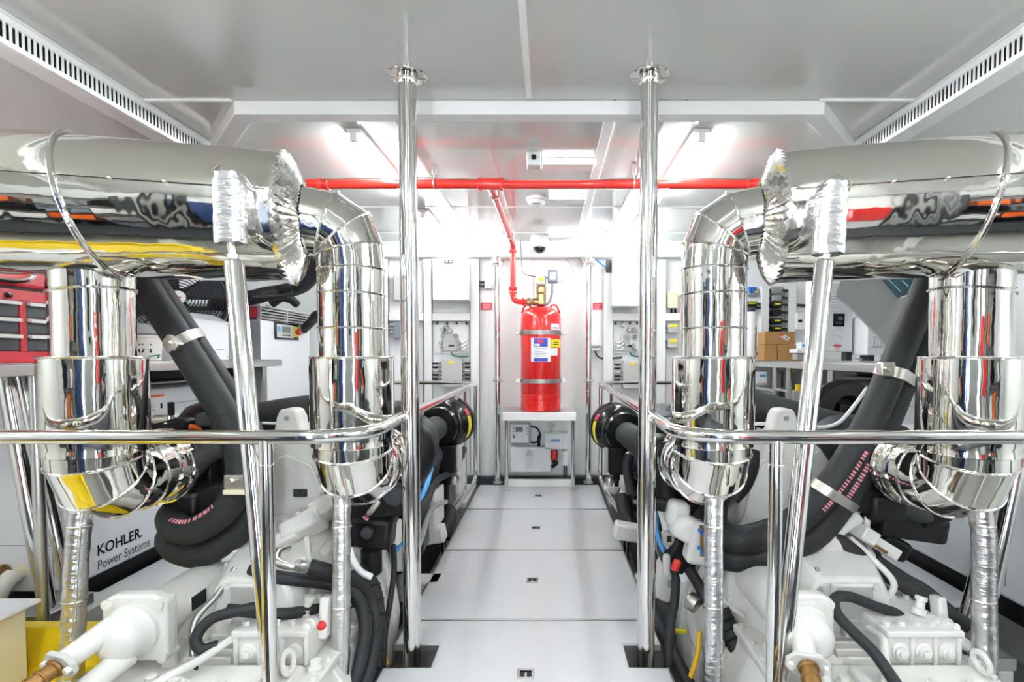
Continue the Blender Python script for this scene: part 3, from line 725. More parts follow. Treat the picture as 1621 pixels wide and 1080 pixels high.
for sd, jx0, jx1, jy0, jy1, lb in ((-1, 699, 731, 569, 613, 'grey junction box with cables on both sides, tool chest side'), (1, 987, 1013, 571, 615, 'grey junction box with cables, cardboard box side')):
    t = cab(jx0, jy0, jx1, jy1, .12, 'box_grey', 'junction_box', lb, 'electrical box')
    wbox(MB(), jx0 + 10, jy0 + 3, jx0 + 19, jy0 + 6.5, .12, .1225).build('yellow_label', 'yellow_label', t)
    for q in range(5):
        yq = jy0 + 6 + q * 6
        for xs_, xe_ in ((jx0, jx0 - 14), (jx1, jx1 + 13)):
            if sd > 0 and xs_ == jx1: continue
            k = 1 if xe_ > xs_ else -1
            MB().cyl(P(xs_, yq, BW - .06), P(xs_ + k * 5, yq, BW - .06), .013, n=10).build('gland', 'mid_grey', t)
            MB().tube([P(xs_ + k * 5, yq, BW - .06), P(xs_ + k * 9, yq + .8, BW - .06), P(xe_, yq + .3, BW - .05)], .009, 8).build('cable', 'black' if q != 2 else 'box_grey', t)
for sd, x0, x1, lb in ((-1, 688, 742, 'valve manifold board with brass fittings below the white cabinet, tool chest side'), (1, 971, 1013, 'valve manifold board with fittings below the tall cabinet, cardboard box side')):
    t = thing('valve_manifold', lb, 'valve panel', P((x0 + x1) / 2, 560, BW), 'valve manifold boards')
    wbox(MB(), x0, 509, x1, 560, .0, .02).build('board', 'white', t, .003)
    wbox(MB(), x0 + 12, 530, x1 - 16, 555, .02, .05).build('valve_plate', 'box_grey', t, .004)
    xo = x0 - 688
    vp = [(702, 522), (710, 521), (714, 524), (702, 532), (722, 532), (699, 543), (727, 543), (701, 550), (727, 550), (707, 517)] if sd < 0 else [(995, 523), (1002, 523), (1006, 521), (992, 532), (1005, 533), (991, 545), (1002, 548), (1005, 555), (985, 515)]
    for i, (px, py) in enumerate(vp):
        c = P(px, py, BW - .03)
        MB().lathe(c + V(0, .02, 0), (0, -1, 0), [(.010, 0), (.018, .012), (.020, .03), (.012, .04), (.012, .06), (.017, .062), (.017, .075)], 12).build('valve', ('steel_dull', 'mid_grey', 'brushed')[i % 3], t)
    for i in range(3):
        px = x0 + (6 if sd > 0 else 40); py = 540 + i * 6
        MB().tube([P(px - 4, py, BW - .05), P(px + 3, py + 3, BW - .06), P(px + 10, py - 2, BW - .05)], .006, 8).build('tubing', 'brushed', t)
    for i in range(4):
        px = x0 + 4 + i * (x1 - x0 - 8) / 3
        wbox(MB(), px - 1.2, 509.5, px + 1.2, 513.5, .02, .05).build('hook', 'dark_grey', t)
    wbox(MB(), x0 + 22, 546, x0 + 31, 549, .05, .053).build('name_plate', 'dark_grey', t)
    MB().tube([P(x0 + 26, 557, BW - .05), P(x0 + 30, 563, BW - .05), P(x0 + 44, 565, BW - .04), P(x0 + 54, 564, BW - .03)], .007, 8).build('green_tube', 'green', t)
for x0, x1, lb in ((761.5, 779, 'tool chest side'), (938.5, 953.5, 'cardboard box side')):
    t = thing('red_notice', 'small red notice plate on the back wall next to the steel pipe, %s' % lb, 'sign', P(x0, 490, BW), 'red notice plates')
    wbox(MB(), x0, 479.5, x1, 490.5, .008, .013).build('plate', 'red_label', t)
    for q in range(3): wbox(MB(), x0 + 2.5, 481.8 + 2.7 * q, x1 - 2.5 - q, 483.2 + 2.7 * q, .013, .0142).build('printed_line', 'pink_print', t)
t = cab(767, 443.5, 778, 457, .06, 'box_grey', 'junction_box', 'tiny grey junction box with two dark leads near the steel pipe')
for yq in (447, 453): MB().cyl(P(759, yq, BW - .03), P(767, yq, BW - .03), .011, n=10).build('gland', 'dark_grey', t)
t = cab(1058, 462, 1073, 488, .08, 'cream', 'junction_box', 'beige box with two black glands beside the clad downpipe')
for px in (1063, 1069): MB().cyl(P(px, 488, BW - .04), P(px, 496, BW - .04), .010, n=10).build('gland', 'black', t)
for y0, lb in ((513, 'upper small grey box with yellow label beside the downpipe'), (537, 'lower small grey box with yellow label beside the downpipe')):
    t = cab(1058, y0, 1072, y0 + 14, .09, 'box_grey', 'junction_box', lb)
    wbox(MB(), 1060, y0 + .5, 1072, y0 + 5, .09, .093).build('yellow_label', 'yellow_label', t)
    for q in range(2): MB().cyl(P(1051, y0 + 4 + 7 * q, BW - .045), P(1058, y0 + 4 + 7 * q, BW - .045), .013, n=10).build('gland', 'mid_grey', t)
t = thing('pipe_bracket', 'small steel bracket with a drooping cable beside the tall cable tray', 'bracket', P(944, 556, BW))
wbox(MB(), 937, 544, 951, 548, .01, .09).build('plate', 'brushed', t, .002); wbox(MB(), 937, 551, 951, 555, .01, .09).build('plate', 'brushed', t, .002)
MB().tube([P(942, 556, BW - .06), P(946, 564, BW - .06), P(956, 568, BW - .05), P(985, 566, BW - .03)], .008, 8).build('cable', 'dark_grey', t)
t = thing('black_bracket', 'small black clamp with a blue lead below the valance', 'bracket', P(965, 430, BW))
wbox(MB(), 960, 411, 969.5, 430, .075, .12).build('clamp', 'dark_grey', t, .004)
MB().tube([P(944, 411, BW - .08), P(952, 418, BW - .1), P(961, 424, BW - .1)], .007, 8).build('lead', 'blue', t)
# ---- switch column and side boxes by the bench
t = thing('switch_column', 'column of black sockets with yellow labels on the back wall above the cardboard boxes', 'switch panel', P(1231, 530, BW))
wbox(MB(), 1222, 453, 1239, 540, .0, .015).build('back_plate', 'box_grey', t)
for i, (py, m) in enumerate(((455, 'mid_grey'), (467, 'mid_grey'), (478, 'black'), (490, 'black'), (504, 'black'), (516.5, 'black'))):
    wbox(MB(), 1224, py, 1238, py + 9.5, .015, .10).build('socket', m, t, .008, 2)
    if i in (2, 4, 5): wbox(MB(), 1227, py + 2.2, 1236, py + 4.4, .10, .102).build('yellow_label', 'yellow_label', t)
    for k, (xs_, xe_) in enumerate(((1224, 1216), (1238, 1250))):
        MB().tube([P(xs_, py + 4, BW - .05), P((xs_ + xe_) / 2, py + 5, BW - .055), P(xe_, py + 4.5, BW - .05)], .010, 8).build('cable', 'dark_grey', t)
t = cab(1183, 477, 1198, 489, .10, 'black', 'socket_box', 'single black socket box with yellow label above the white water filter')
wbox(MB(), 1185, 479, 1197, 481.2, .10, .102).build('yellow_label', 'yellow_label', t)
for q in range(2): MB().cyl(P(1198, 481 + 6 * q, BW - .05), P(1208, 482 + 6 * q, BW - .05), .010, n=8).build('cable', 'dark_grey', t)
t = thing('terminal_block', 'blue terminal strip on the back wall above the black socket box', 'terminal block', P(1191, 468, BW))
wbox(MB(), 1183, 464, 1199, 468, .0, .06).build('rail', 'bluegrey', t)
for q in range(3): wbox(MB(), 1186 + 4.5 * q, 454, 1189.5 + 4.5 * q, 464, .0, .05).build('terminal', 'blue', t, .003)
wbox(MB(), 1195, 461, 1200, 463.5, .05, .06).build('earth_terminal', 'yellow_label', t)
t = cab(1262, 495, 1278, 522, .12, 'white', 'thermostat_box', 'small white control box with black window above the cardboard boxes', 'control box')
wbox(MB(), 1264, 506, 1270, 510.5, .12, .123).build('display', 'black', t)
MB().tube([P(1262, 483, BW - .05), P(1272, 484, BW - .06), P(1284, 483, BW - .05)], .012, 8).build('cable', 'dark_grey', t)
# ================================================================== ceiling devices
def cz(px, py):  # where the ceiling is seen at this pixel
    q = P(px, py, 1.0); k = (CE - EYE.z) / (q.z - EYE.z); return V(q.x * k, k, CE)
q = cz(845, 239)
t = thing('emergency_sensor', 'small white cube sensor on the ceiling with a dark eye', 'sensor', q)
MB().box(q.x - .036, q.x + .036, q.y + .0, q.y + .08, CE - .066, CE - .001).build('body', 'white', t, .006)
MB().lathe((q.x, q.y + .001, CE - .030), (0, -1, 0), [(.013, 0), (.013, .006), (.008, .010)], 16).build('lens', 'black_gloss', t)
for (xa_, ya_, xb_), lb in (((858, 249, 941), 'white flat ceiling lamp next to the cube sensor'), ((868, 306, 928), 'white flat ceiling lamp beside the smoke detector'), ((868, 368, 912), 'white flat ceiling lamp beside the camera dome')):
    a, b = cz(xa_, ya_), cz(xb_, ya_)
    t = thing('panel_lamp', lb, 'lamp', (a + b) / 2, 'flat panel ceiling lamps')
    MB().box(a.x, b.x, a.y, a.y + .10, CE - .035, CE - .0005).build('housing', 'trim_white', t, .003)
    MB().box(a.x + .004, b.x - .004, a.y - .002, a.y + .006, CE - .034, CE - .006).build('diffuser', 'lamp_white', t, .001)
q = cz(849, 309)
t = thing('smoke_detector', 'round white smoke detector on the ceiling behind the red pipe', 'smoke detector', q + V(0, 0, 0))
MB().lathe((q.x, q.y + .06, CE - .0005), (0, 0, -1), [(.066, 0), (.068, .008), (.066, .018), (.055, .020), (.056, .030), (.050, .040), (.030, .046), (.010, .047)], 40).build('body', 'white', t)
for k in range(4): MB().obox((q.x - .018 + .012 * k, q.y + .022, CE - .046 + .004), (.007, .012, .004), (R(30), 0, 0)).build('vent_slot', 'dark_grey', t)
q = cz(854, 372); q.y += .07
t = thing('dome_camera', 'white ceiling camera with dark glass dome above the red cylinder', 'camera', q)
MB().lathe((q.x, q.y, CE - .0005), (0, 0, -1), [(.075, 0), (.078, .012), (.078, .05), (.070, .07), (.055, .085)], 40).build('housing', 'white', t)
MB().sphere((q.x, q.y, CE - .085), .056, 28, 14).build('dome', 'glass_dark', t)
MB().torus((q.x, q.y, CE - .088), (0, 0, 1), .057, .005, 36, 8).build('dome_ring', 'box_grey', t)
# blue lead above the trunk on the tool chest side
o = MB().tube([P(60, 203, 2.35), P(140, 203, 2.4), P(205, 205, 2.4), P(240, 215, 2.45), P(262, 226, 2.5)], .012, 10).build('blue_cable', 'blue')
tag(o, 'blue cable clipped under the outer ceiling above the exhaust trunk', 'cable')
# ================================================================== benches, gensets, stores
def bench(s, xf, xo, y0, y1, z, legs, label):
    t = thing('workbench', label, 'workbench', (xf, (y0 + y1) / 2, ZB), 'stainless side benches')
    MB().box(xf, xo, y0, y1, z - .006, z).build('top', 'brushed', t, .002)
    MB().box(xf, xf + s * .006, y0, y1, z - .048, z - .006).build('front_apron', 'brushed', t, .002)
    MB().box(xf + s * .006, xo, y1 - .006, y1, z - .048, z - .006).build('end_apron', 'brushed', t, .002)
    for ly in legs: MB().cyl((xf + s * .035, ly, ZB), (xf + s * .035, ly, z - .006), .020, n=16).build('leg', 'brushed', t)
    return t
LB = 1.072; LX = -1.92
bench(-1, LX, XL + .005, 1.60, 3.785, LB, (1.995, 3.60), 'stainless bench with the red tool chest, fan and bucket on it')
RB = 1.058; RX = 1.72
t = bench(1, RX, XR - .005, 2.30, 4.60, RB, (3.25, 3.82, 4.05), 'stainless bench with the cardboard boxes and white charger on it')
MB().cyl((RX + .035, 3.82, .84), (RX + .035, 4.05, .84), .010, n=10).cyl((RX + .035, 4.05, .80), (RX + .035, 4.58, .80), .012, n=10).build('lower_rail', 'brushed', t)
MB().box(RX + .02, RX + .5, 4.06, 4.58, .66, .685).box(RX + .02, RX + .5, 4.06, 4.58, .82, .84).build('lower_shelf', 'brushed', t, .002)
# dark backing shelves below the benches
for s, xf, y0, y1, nm in ((-1, LX - .20, 2.40, 3.74, 'tool chest side'), (1, 2.10, 2.35, 3.75, 'cardboard box side')):
    t = thing('bench_underside_shelf', 'dark shelf with stowed gear under the bench, %s' % nm, 'shelf', (xf, (y0 + y1) / 2, .95), 'shelves under the benches')
    MB().box(xf, xf + s * .6, y0, y1, .945, .955).build('board', 'steel_dull', t, .002)
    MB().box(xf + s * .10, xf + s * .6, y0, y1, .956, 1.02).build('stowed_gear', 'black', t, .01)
# ---- tool chest
X = LX - .03
t = thing('tool_chest', 'red tool chest with dark drawers and white pulls on the bench', 'tool chest', (X - .2, 2.05, LB))
y0, y1 = 1.58, 2.32
MB().box(X - .40, X - .012, y0, y1, LB + .001, 1.342).build('carcass', 'red_chest', t, .006)
cols = ((1.60, 1.942), (1.967, 2.30))
fr = MB().box(X - .014, X, y0, y1, 1.302, 1.342).box(X - .014, X, y0, y1, LB + .001, 1.115)
for a, b in ((y0, 1.60), (1.942, 1.967), (2.30, y1)): fr.box(X - .014, X, a, b, 1.115, 1.302)
fr.build('face_frame', 'red_chest', t, .002)
for a, b in cols:
    for zt_, zb_ in ((1.302, 1.242), (1.240, 1.182), (1.180, 1.117)):
        d = MB().box(X - .02, X - .004, a + .002, b - .002, zb_, zt_).build('drawer', 'drawer_grey', t, .002)
        MB().prism([(X - .004, a + .004, zt_ - .001), (X + .014, a + .004, zt_ - .004), (X + .014, a + .004, zt_ - .017), (X - .004, a + .004, zt_ - .013)], (0, b - a - .008, 0)).build('pull', 'white', d, .001)
MB().box(X - .42, X + .004, y0 - .005, y1 + .005, 1.352, 1.57).build('lid', 'red_chest', t, .014, 3)
MB().box(X - .40, X - .006, y0, y1, 1.342, 1.352).build('lid_gap', 'black', t)
n_ = 40; oc = V(X + .006, 1.83, 1.44); ring = []
for k in range(n_):
    a = 2 * math.pi * k / n_; ca, sa_ = math.cos(a), math.sin(a)
    ring.append(oc + V(0, .165 * math.copysign(abs(ca) ** .6, ca), .070 * math.copysign(abs(sa_) ** .6, sa_)))
MB().rings(rings_of(ring, .011, 8, True), True).build('badge_rim', 'chrome', t)
MB().prism(ring, (-.004, 0, 0)).build('badge', 'red', t)
MB().lathe((X, 1.90, 1.318), (1, 0, 0), [(.011, 0), (.011, .008), (.006, .010)], 14).build('lock', 'black_gloss', t)
# ---- fan
c = P(281, 470, 3.28); nrm = V(.62, -.74, -.12).normalized()
t = thing('floor_fan', 'round black wire grille fan standing on the bench behind the hoses', 'fan', (c.x - .06, c.y + .08, LB))
Rf = .30; ax, u, v = frame(nrm)
MB().torus(c, nrm, Rf, .010, 56, 8).torus(c - nrm * .14, nrm, Rf * .97, .010, 56, 8).build('rim', 'black', t)
g = MB()
for k in range(1, 17):
    rr_ = Rf * k / 17; g.torus(c + nrm * .045 * (1 - (k / 17) ** 2), nrm, rr_, .0033, 44, 5)
g.build('front_grille', 'black', t)
g = MB()
for k in range(8):
    a = k * math.pi / 4; d = u * math.cos(a) + v * math.sin(a)
    g.tube([c + nrm * .047 + d * .03, c + nrm * .034 + d * Rf * .55, c + d * Rf], .0045, 6)
g.build('spokes', 'black', t)
for k in range(4):
    a = k * math.pi / 2 + .3; d = u * math.cos(a) + v * math.sin(a); e = u * -math.sin(a) + v * math.cos(a)
    o0 = c - nrm * .07
    vs = [o0 + d * .04 - e * .03 + nrm * .01, o0 + d * .27 - e * .085 + nrm * .03, o0 + d * .27 + e * .085 - nrm * .03, o0 + d * .04 + e * .04 - nrm * .01]
    MB().prism(vs, nrm * .004).build('blade', 'dark_grey', t)
MB().lathe(c - nrm * .14, nrm, [(.05, -.08), (.06, -.06), (.06, .05), (.035, .07), (.035, .12)], 24).build('motor', 'black', t)
MB().lathe(c + nrm * .044, nrm, [(.040, 0), (.038, .008), (.01, .010)], 28).build('hub_badge', 'dial', t)
MB().obox(c + nrm * .0552, (.03, .002, .008), Matrix((u, ax, v)).transposed()).build('hub_print', 'red_label', t)
MB().cyl(c - nrm * .13 + V(0, 0, -.02), V(c.x - .09, c.y + .10, LB + .02), .016, n=12).lathe((c.x - .09, c.y + .10, LB), (0, 0, 1), [(.14, 0.0005), (.14, .012), (.03, .022)], 28).build('stand', 'black', t)
# ---- white case and bucket on the bench
t = thing('white_case', 'white sheet metal case on the bench below the fan', 'case', (LX - .12, 3.05, LB))
MB().box(LX - .20, LX - .025, 2.86, 3.20, LB + .001, 1.30).build('body', 'white_glossy', t, .006)
MB().prism([(LX - .025, 2.86, 1.302), (LX - .025, 3.20, 1.302), (LX - .12, 3.20, 1.345), (LX - .12, 2.86, 1.345)], (0, 0, -.012)).build('sloped_lid', 'white_glossy', t, .002)
for yq in (2.875, 3.185):
    for zq in (LB + .02, 1.285): MB().bolt((LX - .025, yq, zq), (1, 0, 0), .005, .003).build('screw', 'zinc', t)
for q in range(3): MB().box(LX - .025, LX - .0243, 3.08 + .025 * q, 3.098 + .025 * q, 1.13, 1.138).build('printed_mark', 'mid_grey', t)
c = P(226, 560, 2.72)
t = thing('bucket', 'cream bucket with dark print on the bench behind the outer downpipe', 'bucket', (c.x, c.y, LB))
MB().lathe((c.x, c.y, LB + .001), (0, 0, 1), [(.072, 0), (.078, .004), (.086, .118), (.090, .12), (.090, .130), (.084, .132), (.08, .12)], 36).build('body', 'bucket', t)
MB().lathe((c.x, c.y, LB + .134), (0, 0, 1), [(.088, 0), (.093, .006), (.084, .022), (.04, .05), (.02, .06)], 36).build('lid', 'mid_grey', t)
for k in range(7):
    a = R(-95 + k * 11); d = V(math.cos(a), math.sin(a), 0)
    for zq, hh in ((.090, .020), (.052, .020)):
        if (k * 3 + int(zq * 100)) % 4 == 0: continue
        m3 = Matrix.Rotation(a + R(90), 3, 'Z') @ Matrix.Rotation(R(((k * 37) % 50) - 25), 3, 'Y')
        MB().obox(V(c.x, c.y, LB + zq) + d * .0815, (.006, .004, hh), m3).build('printed_mark', 'black', t)
o = MB().tube([V(c.x + .03, c.y - .10, LB + .005), V(c.x + .07, c.y - .07, LB + .02), V(c.x + .10, c.y - .02, LB + .03), V(c.x + .07, c.y + .0, LB + .012)], .004, 6).build('green_cord', 'green'); tag(o, 'short green cord lying by the cream bucket', 'cord')
# ---- compressor cabinet
X = -2.08; y0, y1 = 3.80, 4.58; zt_ = 1.475
t = thing('compressor_cabinet', 'tall white compressor cabinet with louvred top and display panel by the back wall', 'cabinet', (X - .3, 4.2, ZB))
MB().box(X - .75, X, y0, y1, ZB + .001, 1.36).build('body', 'white_glossy', t, .008)
MB().box(X - .75, X - .03, y0 + .002, y1, 1.361, zt_ - .02).build('vent_core', 'dark_grey', t)
MB().box(X - .75, X, y0, y1, zt_ - .022, zt_).build('top_cover', 'box_grey', t, .006)
for q in range(4):
    zq = 1.368 + q * .022
    MB().prism([(X - .025, y0 + .006, zq + .014), (X, y0 + .006, zq), (X, y0 + .006, zq + .004), (X - .025, y0 + .006, zq + .018)], (0, y1 - y0 - .012, 0)).build('slat', 'box_grey', t)
for yq in (y0, (y0 + y1) / 2, y1 - .012): MB().box(X - .026, X + .001, yq, yq + .010, 1.36, zt_ - .02).build('louvre_post', 'box_grey', t)
MB().box(X - .7, X - .001, y0 - .004, y0 - .0005, ZB + .05, 1.355).build('side_panel', 'mid_grey', t, .003)
MB().box(X - .30, X - .02, y0 - .006, y0 + .0, 1.375, 1.45).build('red_band', 'red_label', t)
ya, yb, za, zb = 3.985, 4.36, 1.225, 1.362
d = MB().box(X - .001, X + .010, ya, yb, za, zb - .005).build('control_panel', 'black_gloss', t, .004)
MB().box(X + .010, X + .012, ya + .02, yb - .095, za + .015, zb - .02).build('panel_face', 'box_grey', d)
MB().box(X + .012, X + .014, ya + .10, yb - .15, za + .055, zb - .035).build('display', 'lcd', d)
for q in range(5): MB().box(X + .012, X + .015, ya + .10 + q * .028, ya + .115 + q * .028, za + .03, za + .04).build('key', 'black', d)
MB().box(X + .012, X + .0135, ya + .03, ya + .07, za + .06, zb - .04).build('badge', 'light_blue', d)
MB().box(X + .010, X + .013, yb - .09, yb - .015, za + .025, zb - .025).build('stop_plate', 'yellow_label', d)
MB().lathe((X + .013, yb - .052, (za + zb) / 2 - .002), (1, 0, 0), [(.016, 0), (.016, .015), (.026, .017), (.026, .030), (.02, .036)], 20).build('stop_button', 'red', d)
# blue and grey bins behind the fan, hoses over the cabinet
t = thing('stowage_bin', 'grey bin with a blue grey rim standing between fan and compressor cabinet', 'bin', (-2.6, 3.72, LB))
MB().box(-2.78, -2.22, 3.52, 3.70, LB + .001, 1.37).build('body', 'mid_grey', t, .008); MB().box(-2.79, -2.21, 3.51, 3.71, 1.37, 1.40).build('rim', 'bluegrey', t, .006)
o = MB().tube([V(-2.30, 3.62, 1.44), P(405, 470, 3.58), P(420, 466, 3.6), P(450, 461, 3.65), P(478, 452, 3.5), P(498, 430, 3.3), P(505, 405, 3.2)], .050, 14).build('black_hose', 'rubber'); tag(o, 'thick black hose rising over the compressor cabinet behind the trunk', 'hose')
o = MB().tube([P(430, 482, 3.9), P(445, 472, 3.9), P(460, 474, 3.9), P(470, 482, 3.95)], .030, 12).build('black_hose', 'rubber'); tag(o, 'short black hose arching on the compressor cabinet top', 'hose')
o = MB().tube([P(400, 470, 3.4), P(440, 468, 3.45), P(462, 462, 3.5), P(460, 450, 3.5)], .008, 8).build('thin_cable', 'dark_grey'); tag(o, 'thin dark cable looping above the compressor cabinet', 'cable')
o = MB().tube([V(-2.085, 4.47, 1.32), P(494, 508, 4.35), P(500, 500, 4.25), P(512, 496, 4.2)], .038, 12).build('black_hose', 'rubber'); tag(o, 'black hose curving from the compressor cabinet to the clad downpipe', 'hose')
# ---- generator sets
def genset(s, xf, xo, y0, y1, z0, z1, label):
    t = thing('generator_set', label, 'generator', (xf + s * .3, (y0 + y1) / 2, z0), 'white generator enclosures')
    # rounded hood profile swept along the length
    prof = [(0, z0), (0, z1 - .10), (.004, z1 - .06), (.025, z1 - .02), (.07, z1), (abs(xo - xf), z1), (abs(xo - xf), z0)]
    MB().prism([(xf + s * a, y0, z) for a, z in prof], (0, y1 - y0, 0)).build('enclosure', 'genset_white', t, .018, 3)
    MB().box(xf - s * .001, xf + s * .02, y0 + .03, y1 - .03, z1 - .112, z1 - .108).build('lid_joint', 'mid_grey', t)
    MB().box(xf + s * .03, xo, y0 + .04, y1 - .02, z0 - .10, z0 + .002).build('plinth', 'black', t, .004)
    return t
gz0 = .025
t = genset(-1, -2.2, XL + .01, 2.34, 3.78, gz0, .93, 'white generator enclosure lettered with its maker name under the tool chest bench')
XG = -2.2
def gy(px): return 2.2 * F / (CX - px)
text('KOHLER.', 'black', t, (XG, gy(144) , .122), (0, 1, .0), (0, 0, 1), .052, bold=.02, width=.285)
text('Power Systems', 'dark_grey', t, (XG, gy(144), .052), (0, 1, .0), (0, 0, 1), .046, width=.335)
MB().box(XG, XG + .002, gy(221), gy(258), .868, .880).build('warning_strip', 'orange', t)
MB().box(XG, XG + .0015, gy(221), gy(262), .78, .866).build('warning_label', 'paper', t)
MB().box(XG, XG + .002, gy(252), gy(255), .80, .83).build('warning_mark', 'black', t)
for q in range(4): MB().box(XG, XG + .002, gy(223), gy(243 - q * 2), .795 + q * .016, .799 + q * .016).build('warning_line', 'mid_grey', t)
for xa_, xb_, za_, zb_ in ((-2.235, -2.98, .24, .244), (-2.236, -2.240, .10, .90)): MB().box(xa_, xb_, 2.338, 2.345, za_, zb_).build('panel_joint', 'mid_grey', t)
for px in (8, 36):
    c = P(px, 905, 2.34); m_ = 'bucket' if px > 20 else 'bronze'
    MB().lathe(V(c.x, 2.345, c.z), (0, -1, 0), [(.035, 0), (.035, .010), (.026, .012), (.026, .05)], 20).build('outlet', 'bronze' if px < 20 else 'cream', t)
    MB().tube([V(c.x, 2.30, c.z), V(c.x - .005, 2.27, c.z - .02), V(c.x - .03, 2.25, c.z - .09), V(c.x - .05, 2.25, c.z - .22), V(c.x - .05, 2.26, c.z - .4)], .036 if px > 20 else .03, 14).build('hose', m_, t)
t = genset(1, 2.02, XR - .01, 1.9, 3.80, gz0, .925, 'white generator enclosure under the bench with the cardboard boxes')
MB().box(2.019, 2.025, 2.280, 2.286, .08, .84).build('panel_joint', 'mid_grey', t)
# white drip plates beside the gensets
for s, x0, x1, nm in ((-1, -2.19, -1.90, 'tool chest side'), (1, 1.73, 2.02, 'cardboard box side')):
    o = MB().box(x0, x1, 2.42, 4.4, -.085, -.05).build('drip_plate', 'white_glossy', None, .006); tag(o, 'white deck plate along the foot of the generator, %s' % nm, 'deck plate', 'white drip plates')
    t = struct(MB().box(x0, x1, 2.46, 4.4, ZB, -.12).build('trim_%d' % (70 + s), 'dark_grey', None, .004))
# ---- corner things, tool chest side
xs0 = P(166, 1000, 1.75).x
t = thing('spill_tray', 'big yellow plastic spill tray on the bilge beside the gearbox', 'tray', (-1.85, 1.45, -.30))
TX0, TX1, TY0, TY1, TZ1 = -2.60, -1.36, .80, 1.94, .10
def rr2(x0, x1, y0, y1, r_, z, n_=6):
    out = []
    for cx, cy, a0 in ((x1 - r_, y1 - r_, 0), (x0 + r_, y1 - r_, 90), (x0 + r_, y0 + r_, 180), (x1 - r_, y0 + r_, 270)):
        for k in range(n_ + 1):
            a = R(a0 + 90 * k / n_); out.append(V(cx + r_ * math.cos(a), cy + r_ * math.sin(a), z))
    return out
tr = [rr2(TX0 + .06, TX1 - .06, TY0 + .06, TY1 - .06, .12, -.30), rr2(TX0 + .03, TX1 - .03, TY0 + .03, TY1 - .03, .16, TZ1 - .03), rr2(TX0, TX1, TY0, TY1, .18, TZ1 - .03), rr2(TX0, TX1, TY0, TY1, .18, TZ1), rr2(TX0 + .045, TX1 - .045, TY0 + .045, TY1 - .045, .15, TZ1), rr2(TX0 + .05, TX1 - .05, TY0 + .05, TY1 - .05, .15, TZ1 - .05), rr2(TX0 + .09, TX1 - .09, TY0 + .09, TY1 - .09, .12, -.02)]
MB().rings(tr).build('tray_body', 'yellow', t, ang=30)
for q in range(1, 6):
    yq = TY0 + .09 + q * .17
    MB().box(TX0 + .12, TX1 - .12, yq, yq + .012, -.022, -.012).build('rib', 'yellow', t, .003)
for xq in (-2.2, -1.86, -1.6): MB().box(xq, xq + .012, TY0 + .12, TY1 - .12, -.022, -.013).build('rib', 'yellow', t, .003)
o = MB().obox((-1.62, 1.50, -.008), (.13, .075, .002), (0, 0, R(8))).build('tray_sticker', 'paper', t)
t = thing('cream_crate', 'cream box with a white lid on the yellow spill tray', 'box', (-1.95, 1.5, TZ1))
a = P(66, 948, 1.80); 
MB().box(-2.5, a.x - .035, 1.30, 1.78, -.018, a.z - .012).build('body', 'cream', t, .006)
MB().box(-2.55, a.x, 1.24, 1.80, a.z - .011, a.z + .002).build('lid', 'white_glossy', t, .003)
# ---- things on the bench, cardboard box side
def bxb(mb, x0, y0, x1, y1, Y, d):
    a = P(x0, y0, Y); b = P(x1, y1, Y); return mb.box(a.x, b.x, Y, Y + d, a.z, b.z)
def carton(x0, y0, x1, y1, Y, d, z0, label):
    a = P(x0, y0, Y); b = P(x1, y1, Y)
    t = thing('cardboard_box', label, 'cardboard box', ((a.x + b.x) / 2, Y + d / 2, z0), 'cartons on the bench')
    MB().box(a.x, b.x, Y, Y + d, z0, a.z).build('body', 'card', t, .004)
    MB().box((a.x + b.x) / 2 - .022, (a.x + b.x) / 2 + .022, Y - .0008, Y + d, a.z - .05, a.z + .0008).build('tape', 'bucket', t) if False else MB().box(a.x, b.x, Y + d / 2 - .002, Y + d / 2 + .002, a.z - .001, a.z + .0006).build('flap_gap', 'dark_grey', t)
    return t, a, b
Yc = 4.15; zc_ = P(1230, 546, Yc).z
carton(1210, 546, 1230, 566, Yc, .14, RB + .001, 'small closed cardboard box on the bench, under the larger carton')
carton(1231.5, 546, 1275, 566, Yc, .14, RB + .001, 'wide closed cardboard box on the bench with a white gadget on its corner')
t, a, b = carton(1211, 525, 1259, 546, Yc + .005, .14, zc_ + .002, 'cardboard box with a red and white sticker, lying on two other cartons')
MB().obox(P(1242.5, 534, Yc + .003), (.075, .002, .03), (0, R(28), 0)).build('sticker', 'paper', t); MB().obox(P(1238, 530.5, Yc + .002), (.022, .002, .022), (0, R(28), 0)).build('sticker_mark', 'red_label', t)
for q in range(2): MB().obox(P(1244.5 + q * 2, 534.5 + q * 2, Yc + .0015), (.028, .001, .004), (0, R(28), 0)).build('sticker_print', 'dark_grey', t)
t = thing('white_gadget', 'small white device with a teal display on the corner of the wide carton', 'device', P(1268, 558, 3.95))
bxb(MB(), 1261, 552.5, 1278, 559, 3.93, .12).build('base', 'white_glossy', t, .004); bxb(MB(), 1268, 542, 1278, 552.3, 3.95, .08).build('head', 'white_glossy', t, .004); bxb(MB(), 1270, 545, 1276, 549, 3.949, .004).build('display', 'light_blue', t)
t = thing('gadget_stand', 'small grey stand under the white device beside the cartons', 'stand', P(1270, 566, 3.98))
bxb(MB(), 1262, 559.5, 1277, 569.8, 3.95, .08).build('block', 'mid_grey', t, .003)
